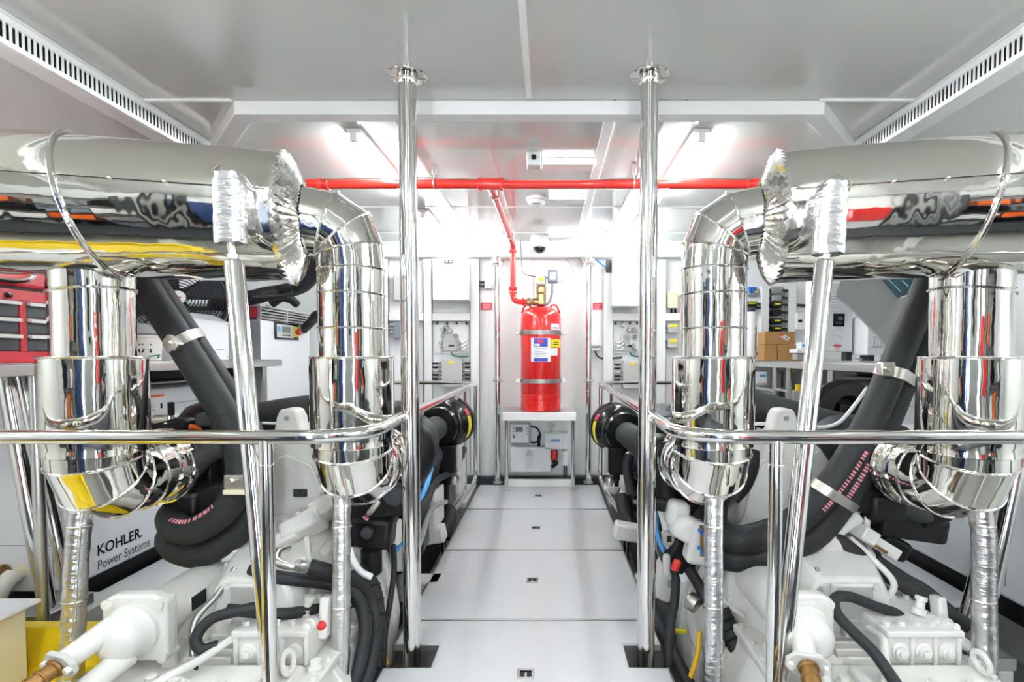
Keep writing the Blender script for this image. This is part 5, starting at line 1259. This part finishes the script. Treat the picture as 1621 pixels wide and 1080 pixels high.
i = 25; strap(p1[i], p1[i + 1] - p1[i - 1], hr * 1.0, 'zinc', 'band', t, p2[i], .034)
# ---- other hoses and cables: (name, label, category, points, radius, material)
for nm, lb, ct, pts, r_, m_ in (
    ('grey_hose', 'dull grey hose arching from the black pump up to the rail, fan side', 'hose', [(286, 775, 1.95), (302, 745, 1.93), (330, 718, 1.93), (370, 703, 1.95), (410, 700, 2.02)], .040, 'rubber_grey'),
    ('air_hose', 'wide dark air hose lying behind the slanted strut, fan side', 'hose', [(370, 672, 2.55), (420, 660, 2.55), (470, 652, 2.55), (530, 645, 2.6)], .075, 'rubber_grey'),
    ('air_hose', 'wide dark air hose lying behind the slanted strut, hood side', 'hose', [(1175, 640, 2.6), (1215, 652, 2.55), (1270, 668, 2.5), (1330, 682, 2.5), (1380, 690, 2.5)], .088, 'rubber_grey'),
    ('grey_hose', 'dull grey hose running from the big hoses to the turbo, hood side', 'hose', [(1355, 740, 2.0), (1385, 775, 1.98), (1420, 800, 1.96), (1455, 815, 1.97), (1480, 820, 2.0)], .032, 'rubber_grey'),
    ('control_cable', 'black cable curling round the gearbox plugs, tray side', 'cable', [(410, 960, 1.62), (375, 968, 1.60), (335, 980, 1.58), (311, 1008, 1.56), (318, 1028, 1.55), (345, 1022, 1.57)], .0165, 'rubber'),
    ('control_cable', 'black cable running up the gearbox edge beside the cooler drum, tray side', 'cable', [(335, 970, 1.80), (332, 940, 1.84), (330, 915, 1.90), (338, 890, 1.95)], .010, 'rubber'),
    ('control_cable', 'pair of black loom cables crossing the gearbox behind the rail post, tray side', 'cable', [(360, 965, 1.64), (440, 972, 1.66), (500, 965, 1.72), (540, 958, 1.80), (575, 950, 1.88)], .018, 'rubber'),
    ('pressure_hose', 'black pressure hose leaving the steel elbow on the gearbox, tray side', 'hose', [(490, 897, 1.76), (520, 905, 1.78), (552, 915, 1.84), (580, 940, 1.90), (592, 980, 1.88), (590, 1030, 1.80), (575, 1090, 1.72)], .026, 'rubber'),
    ('pressure_hose', 'lower black hose crossing the bell toward the walkway, tray side', 'hose', [(398, 900, 1.76), (430, 912, 1.75), (470, 918, 1.77), (530, 926, 1.82), (565, 945, 1.84), (578, 990, 1.80), (572, 1040, 1.74), (560, 1090, 1.70)], .022, 'rubber'),
    ('loom', 'thick black taped loom hanging beside the foil pipe, tray side', 'cable', [(565, 900, 1.98), (588, 930, 1.96), (596, 975, 1.92), (594, 1030, 1.86), (582, 1090, 1.78)], .032, 'rubber'),
    ('battery_cable', 'thin black cable hanging beside the steel pole, tray side', 'cable', [(622, 862, 2.05), (624, 900, 2.05), (618, 950, 2.0), (610, 1000, 1.95), (606, 1060, 1.9)], .011, 'rubber'),
    ('yellow_tube', 'yellow tube leaning by the walkway edge, tray side', 'tube', [(586, 962, 1.98), (596, 990, 1.97), (604, 1015, 1.96), (613, 1052, 1.94)], .0085, 'yellow_cable'),
    ('blue_tube', 'blue tube dropping by the aisle side of the engine, fan side', 'tube', [(682, 742, 2.75), (674, 770, 2.65), (664, 795, 2.55), (660, 830, 2.45)], .016, 'light_blue'),
    ('blue_tube', 'short blue tube low beside the steel pole, fan side', 'tube', [(645, 850, 2.2), (634, 862, 2.18), (624, 876, 2.15)], .010, 'light_blue'),
    ('orange_tube', 'orange tube between clad elbow and steel pole, fan side', 'tube', [(640, 718, 2.12), (634, 735, 2.1), (627, 752, 2.08)], .012, 'orange'),
    ('orange_tube', 'orange cable bent over the outer turbo, fan side', 'cable', [(258, 735, 1.95), (258, 712, 1.95), (266, 690, 1.97), (283, 678, 2.0), (305, 676, 2.02), (318, 682, 2.05)], .012, 'orange'),
    ('white_tube', 'white tube curving behind the foil pipe, tray side', 'tube', [(553, 868, 1.93), (560, 890, 1.92), (572, 906, 1.92), (588, 914, 1.93)], .013, 'white'),
    ('control_cable', 'black cable hooking over the gearbox plugs, hood side', 'cable', [(1440, 990, 1.74), (1420, 972, 1.71), (1385, 960, 1.69), (1345, 945, 1.66), (1322, 948, 1.62), (1325, 972, 1.58), (1355, 1005, 1.52), (1385, 1035, 1.46), (1420, 1085, 1.40)], .0165, 'rubber'),
    ('control_cable', 'short black cable on top of the control block, hood side', 'cable', [(1415, 975, 1.72), (1440, 981, 1.70), (1466, 985, 1.68)], .013, 'rubber'),
    ('control_cable', 'long black cable from the shift actuator to the block corner, hood side', 'cable', [(1314, 843, 1.93), (1345, 868, 1.90), (1395, 905, 1.86), (1445, 935, 1.82), (1490, 965, 1.78), (1530, 990, 1.74)], .026, 'rubber'),
    ('control_cable', 'second black cable lying under the long one, hood side', 'cable', [(1385, 885, 1.92), (1430, 915, 1.88), (1465, 935, 1.84), (1500, 965, 1.80), (1535, 995, 1.76)], .022, 'rubber'),
    ('control_cable', 'black cable dropping behind the control block, hood side', 'cable', [(1370, 890, 1.95), (1390, 920, 1.9), (1400, 945, 1.86), (1405, 965, 1.8)], .020, 'rubber'),
    ('loom', 'thick black taped loom slanting beside the foil pipe, hood side', 'cable', [(1140, 965, 1.92), (1155, 1000, 1.88), (1172, 1035, 1.82), (1195, 1090, 1.75)], .034, 'rubber'),
    ('pressure_hose', 'thin black hose crossing the bell behind the rail post, hood side', 'hose', [(1165, 890, 1.96), (1180, 905, 1.94), (1205, 920, 1.92), (1240, 935, 1.9)], .012, 'rubber'),
    ('white_hose', 'white hose with a steel buckle beside the steel pole, hood side', 'hose', [(1036, 775, 2.2), (1046, 800, 2.18), (1055, 830, 2.14), (1060, 860, 2.10), (1072, 885, 2.08), (1082, 905, 2.06), (1086, 920, 2.05)], .021, 'white'),
    ('blue_tube', 'blue tube bowed beside the steel pole, hood side', 'tube', [(1036, 812, 2.15), (1038, 835, 2.14), (1045, 860, 2.12), (1056, 882, 2.1), (1062, 890, 2.1)], .010, 'light_blue'),
    ('blue_tube', 'dull blue hose above the white buckled hose, hood side', 'tube', [(1034, 778, 2.3), (1044, 796, 2.3), (1053, 808, 2.3)], .014, 'blue'),
    ('yellow_tube', 'yellow tube in the bilge by the foil pipe, hood side', 'tube', [(1107, 1000, 1.95), (1105, 1030, 1.93), (1098, 1058, 1.9), (1086, 1090, 1.88)], .0095, 'yellow_cable'),
    ('loom', 'black loom dropping from the aisle side of the engine, hood side', 'cable', [(1070, 905, 2.1), (1068, 950, 2.05), (1060, 1000, 2.0), (1058, 1060, 1.95)], .018, 'rubber'),
    ('bilge_hose', 'black hose along the walkway edge in the bilge, hood side', 'hose', [(1030, 950, 2.2), (1050, 1000, 2.05), (1075, 1050, 1.95), (1100, 1100, 1.85)], .022, 'rubber'),
    ('loom', 'taped black loom from the white casting down to the bilge, hood side', 'cable', [(1090, 900, 2.05), (1108, 930, 2.0), (1125, 965, 1.95), (1140, 985, 1.93)], .022, 'rubber'),
    ('steel_rod', 'thin bright rod across the top of the flywheel housing, fan side', 'rod', [(415, 670, 2.2), (450, 671, 2.2), (500, 671, 2.2)], .006, 'white'),
    ('steel_rod', 'thin bright rod bent across the top of the flywheel housing, hood side', 'rod', [(1185, 671, 2.2), (1240, 672, 2.2), (1290, 677, 2.2), (1325, 671, 2.2), (1350, 645, 2.25), (1372, 615, 2.3)], .008, 'white'),
    ('white_tube', 'pale bent tube with a nut before the black turbo bracket, hood side', 'tube', [(1385, 792, 1.95), (1378, 808, 1.95), (1372, 828, 1.96), (1373, 850, 1.97)], .012, 'white'),
    ('bent_hose', 'black hose bulging between foil pipe and flywheel housing, hood side', 'hose', [(1160, 790, 2.0), (1178, 770, 2.0), (1190, 740, 2.02), (1192, 715, 2.05)], .026, 'rubber')):
    t, pth = hose(nm, lb, ct, pts, r_, m_, 12 if r_ < .03 else 18)
    if nm == 'white_hose':
        c = P(1058, 852, 2.08); MB().obox(c, (.05, .03, .06), (0, R(-8), 0)).build('buckle', 'zinc', t, .006); MB().obox(c + V(0, -.016, .002), (.018, .004, .024)).build('buckle_hole', 'black', t)
    if lb.startswith('black pressure hose'):
        MB().tube([P(456, 868, 1.86), P(441, 874, 1.80), P(438, 888, 1.76), P(455, 896, 1.75), P(480, 897, 1.76)], .013, 12).lathe(P(468, 895, 1.755), V(1, .1, -.12), [(.016, 0), (.020, .004), (.020, .018), (.015, .02), (.020, .028), (.020, .05), (.016, .052)], 16).build('steel_elbow', 'brushed', t)
    if lb.startswith('pale bent'): MB().bolt(P(1387, 790, 1.945), (.3, -1, .3), .018, .02).build('nut', 'white', t)
    if ct == 'cable' and r_ > .03:
        for k in range(3, len(pth) - 2, 3): MB().torus(pth[k], pth[k + 1] - pth[k], r_ * 1.01, .004, 18, 6).build('tape_band', 'black', t)
# ---- pumps and castings hung on the engine ends
def lump(name, label, cat, parts, group=None):
    a = parts[0][2]; t = thing(name, label, cat, a if isinstance(a, Vector) else V(*a), group)
    for kind, m_, c, *rest in parts:
        if kind == 'box': MB().obox(c, rest[0], rest[1] if len(rest) > 1 else (0, 0, 0)).build(rest[2] if len(rest) > 2 else 'body', m_, t, rest[3] if len(rest) > 3 else .012, 3)
        elif kind == 'cyl': MB().lathe(c, rest[0], rest[1], 26).build(rest[2] if len(rest) > 2 else 'body', m_, t)
    return t
q = lambda x, y, Y: P(x, y, Y)
lump('water_pump', 'black upright pump in front of the engine above the hose loop, fan side', 'pump', [
    ('cyl', 'engine_black', q(306, 825, 2.02), (0, 0, 1), [(.06, 0), (.075, .01), (.075, .05), (.055, .06), (.055, .10), (.09, .11), (.09, .165), (.06, .18), (.06, .24)], 'pump_body'),
    ('box', 'engine_black', q(322, 740, 2.05), (.14, .12, .16), (0, 0, 0), 'gear_case'), ('box', 'dark_grey', q(290, 784, 1.93), (.12, .05, .02), (0, 0, 0), 'flange'),
    ('cyl', 'engine_black', q(255, 758, 1.96), (-.5, -1, 0), [(.045, 0), (.05, .03), (.036, .032), (.036, .07), (.042, .072), (.042, .09), (.018, .092)], 'inlet_port'),
    ('cyl', 'dark_grey', q(290, 705, 2.0), (0, -1, .1), [(.06, 0), (.06, .02), (.045, .024), (.045, .03)], 'round_cover'),
    ('box', 'engine_black', q(345, 790, 2.06), (.12, .1, .2), (0, R(15), 0), 'bracket'), ('box', 'engine_black', q(360, 735, 2.08), (.10, .08, .12), (0, 0, 0), 'cover')])
lump('relief_valve', 'grey tee valve with a black knob on top of the outer turbo, fan side', 'valve', [
    ('box', 'black', q(262, 672, 2.02), (.20, .08, .05), (0, 0, 0), 'base', .015), ('cyl', 'zinc', q(268, 664, 2.0), (-1, -.2, 0), [(.018, 0), (.018, .05), (.012, .052), (.012, .08)], 'tee_arm'),
    ('cyl', 'zinc', q(268, 670, 2.0), (0, 0, 1), [(.022, 0), (.016, .012), (.016, .03)], 'stem'), ('box', 'black', q(271, 647, 2.0), (.018, .018, .05), (0, 0, 0), 'knob', .003)])
lump('breather_dome', 'dark round breather dome peeking from behind the diagonal hoses, fan side', 'breather', [
    ('cyl', 'black', q(340, 672, 2.25), (0, 0, 1), [(.14, 0), (.13, .04), (.10, .08), (.05, .10)], 'dome'), ('box', 'dark_grey', q(335, 664, 2.05), (.10, .06, .05), (0, 0, 0), 'cap'), ('box', 'white', q(352, 671, 2.02), (.05, .03, .008), (0, 0, 0), 'clip')])
lump('filter_housing', 'black cast filter housing under the inner clad elbow, fan side', 'filter housing', [
    ('box', 'engine_black', q(600, 800, 2.05), (.22, .14, .09), (0, R(-12), 0), 'upper_case', .02), ('box', 'engine_black', q(590, 838, 2.03), (.17, .12, .12), (0, R(6), 0), 'lower_case', .02),
    ('cyl', 'engine_black', q(588, 870, 2.03), (0, 0, -1), [(.04, 0), (.04, .09), (.03, .10)], 'drain_leg'), ('cyl', 'dark_grey', q(583, 842, 1.96), (0, -1, 0), [(.022, 0), (.022, .02), (.012, .022)], 'port'),
    ('cyl', 'dark_grey', q(625, 780, 1.98), (.3, -1, 0), [(.04, 0), (.045, .02), (.03, .022), (.03, .05), (.016, .052)], 'inlet'), ('cyl', 'zinc', q(583, 815, 1.95), (.7, 0, .9), [(.008, 0), (.012, .01), (.012, .06), (.008, .07)], 'bleed_valve'),
    ('cyl', 'pink_print', q(580, 819, 1.95), (-.7, 0, -.9), [(.012, 0), (.012, .006)], 'bleed_cap'), ('box', 'bucket', q(626, 842, 2.08), (.045, .05, .10), (0, 0, 0), 'sensor'), ('box', 'box_grey', q(630, 880, 2.2), (.06, .06, .12), (0, 0, 0), 'bracket')])
lump('filter_housing', 'black curved intake scroll beside the steel pole, hood side', 'filter housing', [
    ('box', 'engine_black', q(1045, 745, 2.10), (.12, .12, .30), (0, R(-8), 0), 'scroll', .05), ('cyl', 'engine_black', q(1058, 715, 2.06), (.2, -1, .2), [(.05, 0), (.055, .02), (.045, .03), (.03, .032), (.03, .01)], 'inlet'),
    ('box', 'engine_black', q(1075, 800, 2.08), (.22, .10, .05), (0, R(8), 0), 'shelf'), ('box', 'engine_black', q(1110, 825, 2.10), (.18, .10, .10), (0, 0, 0), 'lower_case'), ('box', 'black', q(1078, 880, 2.08), (.12, .08, .12), (0, R(30), 0), 'duct')])
t = lump('water_outlet', 'white cast water outlet with blue capped bolts beside the foil pipe', 'casting', [
    ('box', 'white_engine', q(1072, 812, 2.02), (.085, .09, .10), (0, R(10), 0), 'neck', .025), ('box', 'white_engine', q(1090, 838, 1.99), (.14, .10, .10), (0, R(28), 0), 'elbow', .035), ('box', 'white_engine', q(1106, 858, 1.97), (.09, .09, .16), (0, R(10), 0), 'flange_block', .02)])
for px, py in ((1108, 840), (1113, 846), (1107, 868), (1112, 875)):
    c = q(px, py, 1.915); MB().obox(c, (.012, .018, .012), (0, R(20), 0)).build('bolt_cap', 'blue', t, .002)
MB().cyl(q(1112, 832, 1.93), q(1112, 880, 1.93), .012, n=12).build('gasket_edge', 'bronze', t)
lump('red_connector', 'small red connector clipped to the hoses by the walkway, hood side', 'connector', [('box', 'red', q(1070, 895, 2.0), (.03, .03, .05), (0, R(20), 0), 'plug'), ('box', 'box_grey', q(1055, 895, 2.04), (.03, .03, .09), (0, 0, 0), 'sleeve'), ('cyl', 'zinc', q(1090, 948, 1.98), (.6, -.6, -.3), [(.03, 0), (.034, .01), (.034, .04), (.02, .045)], 'union')])
lump('turbo_mount', 'black bracket casting under the outer turbo, hood side', 'bracket', [
    ('box', 'engine_black', q(1435, 830, 2.02), (.26, .12, .10), (0, R(8), 0), 'upper_arm', .02), ('box', 'black', q(1405, 800, 2.05), (.20, .12, .16), (0, 0, 0), 'gear_case', .02), ('box', 'black', q(1408, 862, 2.03), (.12, .10, .08), (0, R(30), 0), 'lower_arm', .02),
    ('box', 'black', q(1470, 815, 2.0), (.12, .10, .06), (0, R(-18), 0), 'clamp_arm', .015), ('box', 'engine_black', q(1400, 730, 2.08), (.22, .12, .22), (0, 0, 0), 'housing', .03), ('box', 'chrome', q(1356, 778, 2.0), (.03, .03, .06), (0, R(20), 0), 'latch', .005)])
lump('shift_lever_plate', 'white flat lever plate under the long cable, hood side', 'lever', [('box', 'white_engine', q(1335, 880, 1.90), (.20, .02, .07), (0, R(38), 0), 'plate', .03), ('box', 'white_engine', q(1385, 858, 1.93), (.17, .07, .045), (0, R(32), 0), 'arm', .006), ('box', 'white_engine', q(1372, 846, 1.91), (.06, .06, .05), (0, R(32), 0), 'cap', .006), ('box', 'bronze', q(1392, 868, 1.895), (.06, .02, .012), (0, R(32), 0), 'copper_strip', .003), ('cyl', 'white_engine', q(1470, 985, 1.66), (1, -.2, -.6), [(.026, 0), (.026, .10), (.018, .104), (.018, .13)], 'plunger'), ('cyl', 'bronze', q(1503, 1001, 1.62), (1, -.2, -.4), [(.016, 0), (.016, .02)], 'plunger_tip')])
# wide ribbed intake on the hood side behind the hoses
lump('engine_blower', 'dark scalloped blower casing behind the diagonal hoses, hood side', 'blower', [
    ('cyl', 'engine_black', q(1325, 660, 2.75), (0, -1, .25), [(.17, 0), (.18, .02), (.18, .10), (.15, .11), (.15, .13), (.09, .14), (.085, .08)], 'casing'), ('box', 'engine_black', q(1345, 652, 2.7), (.20, .2, .06), (0, R(12), 0), 'cowl'), ('box', 'dark_grey', q(1340, 676, 2.3), (.07, .05, .05), (0, R(30), 0), 'clip')])
# air cleaners beside the walkway
for s in (-1, 1):
    L = s < 0; c = q(693 if L else 990, 676 if L else 685, 3.15)
    ax = V(.30 if L else -.30, 1, .08)
    t = thing('air_cleaner', 'round black air cleaner with yellow label beside the walkway, %s' % SIDE[s], 'air cleaner', c, 'round air cleaners')
    MB().lathe(c, ax, [(.05, -.02), (.06, 0), (.115, .01), (.12, .03), (.12, .05), (.135, .055), (.150, .075), (.150, .17), (.155, .175), (.155, .20), (.12, .21), (.10, .25)], 44).build('canister', 'black_gloss', t)
    MB().lathe(c + ax.normalized() * .10, ax, [(.1505, 0), (.152, .001), (.152, .055), (.1505, .056)], 44, False).build('band', 'black', t)
    axn, u, v = frame(ax)
    for m_, a0, a1 in (('yellow_label', -35, 20), ('red_label', 22, 38)):
        vs = []; k = 10
        for i in range(k + 1):
            a = R((a0 + (a1 - a0) * i / k)) if L else R(180 - (a0 + (a1 - a0) * i / k))
            # label facing up and to the aisle
            side = V(1 if L else -1, 0, 0) - axn * axn.dot(V(1 if L else -1, 0, 0)); side.normalize(); up = axn.cross(side) if axn.cross(side).z > 0 else -axn.cross(side)
            aa = R(a0 + (a1 - a0) * i / k); d = side * math.cos(aa) + up * math.sin(aa)
            vs += [c + axn * .108 + d * .1535, c + axn * .150 + d * .1535]
        MB().add(vs, [(2 * i, 2 * i + 2, 2 * i + 3, 2 * i + 1) for i in range(k)]).build('label', m_, t)
    MB().tube([c - axn * .01, c - axn * .10 + V(-s * -.0, 0, -.01), c - axn * .18 + V(s * .05, 0, -.05), c - axn * .22 + V(s * .12, 0, -.12)], [.07, .075, .075, .07], 20).build('intake_elbow', 'rubber_grey', t)
    MB().tube([c - axn * .06 + V(0, 0, -.12), c + V(-.0, -.08, -.20), c + V(s * .02, -.15, -.34)], .03, 14).build('breather_hose', 'rubber', t)
    e = q(709 if L else 976, 725 if L else 728, 3.2)
    lump('control_unit', 'black control unit on the engine below the air cleaner, %s' % SIDE[s], 'control unit', [('box', 'black', e, (.10, .10, .17), (0, 0, 0), 'case'), ('box', 'box_grey', e + V(-s * .065, .02, 0), (.03, .08, .16), (0, 0, 0), 'bracket'), ('cyl', 'black', e + V(0, 0, -.085), (0, 0, -1), [(.02, 0), (.02, .04), (.014, .042), (.014, .08)], 'lead'), ('cyl', 'zinc', e + V(-s * .05, -.05, -.10), (0, 0, -1), [(.025, 0), (.03, .02), (.02, .05)], 'connector')])
    b = q(716 if L else 960, 772 if L else 768, 4.02)
    if L:
        t = thing('white_filter', 'white cylinder filter standing on the ledge at the walkway end', 'filter', (b.x, b.y, -.02))
        MB().lathe((b.x, b.y, -.0195), (0, 0, 1), [(.085, 0), (.088, .01), (.088, .16), (.07, .19)], 30).build('canister', 'white_engine', t); MB().obox((b.x + .03, b.y - .02, .30), (.08, .07, .26)).build('head', 'white_engine', t, .02)
    else:
        t = thing('white_filter', 'white tapered bracket with a black lead on the ledge, hood side', 'filter', (b.x, b.y, -.02))
        MB().obox((b.x + .03, b.y - .1, .10), (.12, .10, .10), (0, R(20), 0)).build('bracket', 'white_engine', t, .03); MB().lathe((b.x + .03, b.y - .1, -.0195), (0, 0, 1), [(.03, 0), (.03, .08)], 18).build('stem', 'white_engine', t)
    # mounting bracket seen under the rail foot
    mb_ = q(672 if L else 1005, 850 if L else 845, 2.95)
    lump('engine_mount', 'white engine mount arm beside the walkway, %s' % SIDE[s], 'engine mount', [('box', 'white_engine', mb_ + V(s * .03, 0, .0), (.30, .10, .09), (0, s * R(10), 0), 'arm', .015), ('box', 'white_engine', mb_ + V(s * .10, .03, -.05), (.12, .16, .14), (0, 0, 0), 'web', .015), ('cyl', 'yellow_label', mb_ + V(s * .06, -.06, .02), (0, -1, 0), [(.03, 0), (.03, .014), (.02, .018)], 'yellow_cap')])
# bilge clutter beneath the walkway sides
o = MB().tube([P(668, 790, 3.5), P(690, 800, 3.4), P(712, 815, 3.3), P(700, 850, 3.2)], .05, 12).build('bilge_hose', 'rubber'); tag(o, 'thick black hose in the bilge beside the walkway, fan side', 'hose')
o = MB().tube([P(985, 790, 3.5), P(992, 820, 3.3), P(1005, 850, 3.1), P(1020, 900, 2.9)], .05, 12).build('bilge_hose', 'rubber'); tag(o, 'thick black hose in the bilge beside the walkway, hood side', 'hose')
for px, py, Y, lb in ((620, 972, 2.25, 'fan side'), (1078, 1000, 2.1, 'hood side')):
    o = MB().obox(P(px, py, Y), (.045, .012, .014), (0, R(4), 0)).build('yellow_marker', 'yellow_label', None, .002); tag(o, 'tiny yellow marker low on the bilge wall beside the walkway, %s' % lb, 'marker')
# ================================================================== entrance end behind the viewer (guessed from reflections; racks and conduits added for streaks)
YW = YF
def eb(x0, x1, z0, z1, d0, d1): return MB().box(x0, x1, YW + d0, YW + d1, z0, z1)
d = eb(-.50, .30, .02, 1.92, .001, .05).build('door_1', 'mid_grey', None, .006); struct(d, 'grey steel entrance door')
eb(-.24, .04, 1.25, 1.65, .05, .06).build('door_pane', 'glass_dark', d, .01); MB().cyl((.22, YW + .05, .95), (.22, YW + .10, .95), .012, n=12).cyl((.22, YW + .10, .95), (.12, YW + .10, .95), .010, n=12).build('door_handle', 'chrome', d)
for x, lb in ((.47, 'red hose cabinet'), (-.68, 'navy locker, added as fill light')):  # the lamp by the locker is added front fill for the engine faces
    t = thing('upright_lamp', 'lit upright tube lamp between the entrance door and the %s' % lb, 'lamp', (x, YW, .3), 'upright entrance lamps')
    eb(x - .03, x + .03, .25, 1.85, .001, .03).build('batten', 'trim_white', t, .004); MB().cyl((x, YW + .05, .27), (x, YW + .05, 1.83), .013, n=12).build('tube', 'tube_light', t)
    for z in (.26, 1.84): eb(x - .02, x + .02, z - .012, z + .012, .03, .08).build('lamp_holder', 'trim_white', t, .003)
t = thing('locker', 'tall navy steel locker beside the entrance door', 'locker', (-1.05, YW, .0))
eb(-1.25, -.85, .02, 1.75, .001, .28).build('body', 'navy', t, .008); eb(-1.235, -.865, .06, 1.72, .28, .292).build('door', 'navy', t, .005); eb(-.92, -.90, .85, 1.0, .292, .31).build('handle', 'chrome', t, .003)
t = thing('hose_cabinet', 'red fire hose cabinet beside the upright lamp', 'cabinet', (1.0, YW, .6))
eb(.85, 1.15, .55, 1.35, .001, .16).build('body', 'red', t, .008); eb(.865, 1.135, .57, 1.33, .16, .17).build('door', 'red', t, .004); eb(.88, .90, .9, 1.0, .17, .185).build('handle', 'black', t, .003)
for x0, x1, lb in ((-2.3, -1.5, 'past the navy locker'), (1.45, 2.3, 'past the red hose cabinet')):  # unseen racks, added so their dark gaps streak the cladding
    t = thing('streak_rack', 'dark open store rack on the entrance wall %s, added for its dark reflections' % lb, 'rack', ((x0 + x1) / 2, YW, .0))
    for x in (x0, x1 - .03): eb(x, x + .03, -.2, 1.8, .001, .30).build('upright', 'dark_grey', t, .003)
    for k in range(5): eb(x0 + .03, x1 - .03, -.1 + k * .42, -.075 + k * .42, .001, .30).build('shelf', 'dark_grey', t, .002)
    for k in range(4):
        for j in range(3):
            xa = x0 + .06 + j * .26; eb(xa, xa + .20, -.074 + k * .42, .14 + k * .42 + .05 * ((j + k) % 3), .04, .24).build('stored_bin', ('mid_grey', 'white', 'black', 'orange', 'bluegrey')[(j * 2 + k) % 5], t, .006)
CL = ['dark conduit right beside the door frame near the locker', 'slim black conduit behind the locker edge', 'thick grey conduit between door and upright lamp', 'dark conduit just past the upright lamp', 'thick black conduit next to the hose cabinet', 'slim grey conduit touching the red hose cabinet', 'thick dark conduit past the hose cabinet', 'black conduit midway between hose cabinet and rack', 'slim grey conduit at the rack upright', 'thick dark conduit between locker and rack', 'black conduit beside the rack past the locker']
for i, (x, r_) in enumerate(((-.60, .022), (-.76, .014), (.40, .03), (.58, .02), (.70, .035), (.78, .015), (1.22, .03), (1.33, .02), (1.40, .014), (-1.32, .03), (-1.42, .02))):  # invented conduits that put dark streaks into the polished pipes
    tag(MB().cyl((x, YW + r_ + .002, .0), (x, YW + r_ + .002, CE - .002), r_, n=14).build('streak_conduit', ('dark_grey', 'black', 'mid_grey')[i % 3], None), CL[i] + ' on the entrance wall, added to streak the reflections', 'conduit', 'added entrance wall conduits')
t = struct(MB().box(XL + .0, XR, YF, 0.2, -.10, -.03).build('trim_90', 'dark_grey', None, .004), 'dark plating at the entrance end')
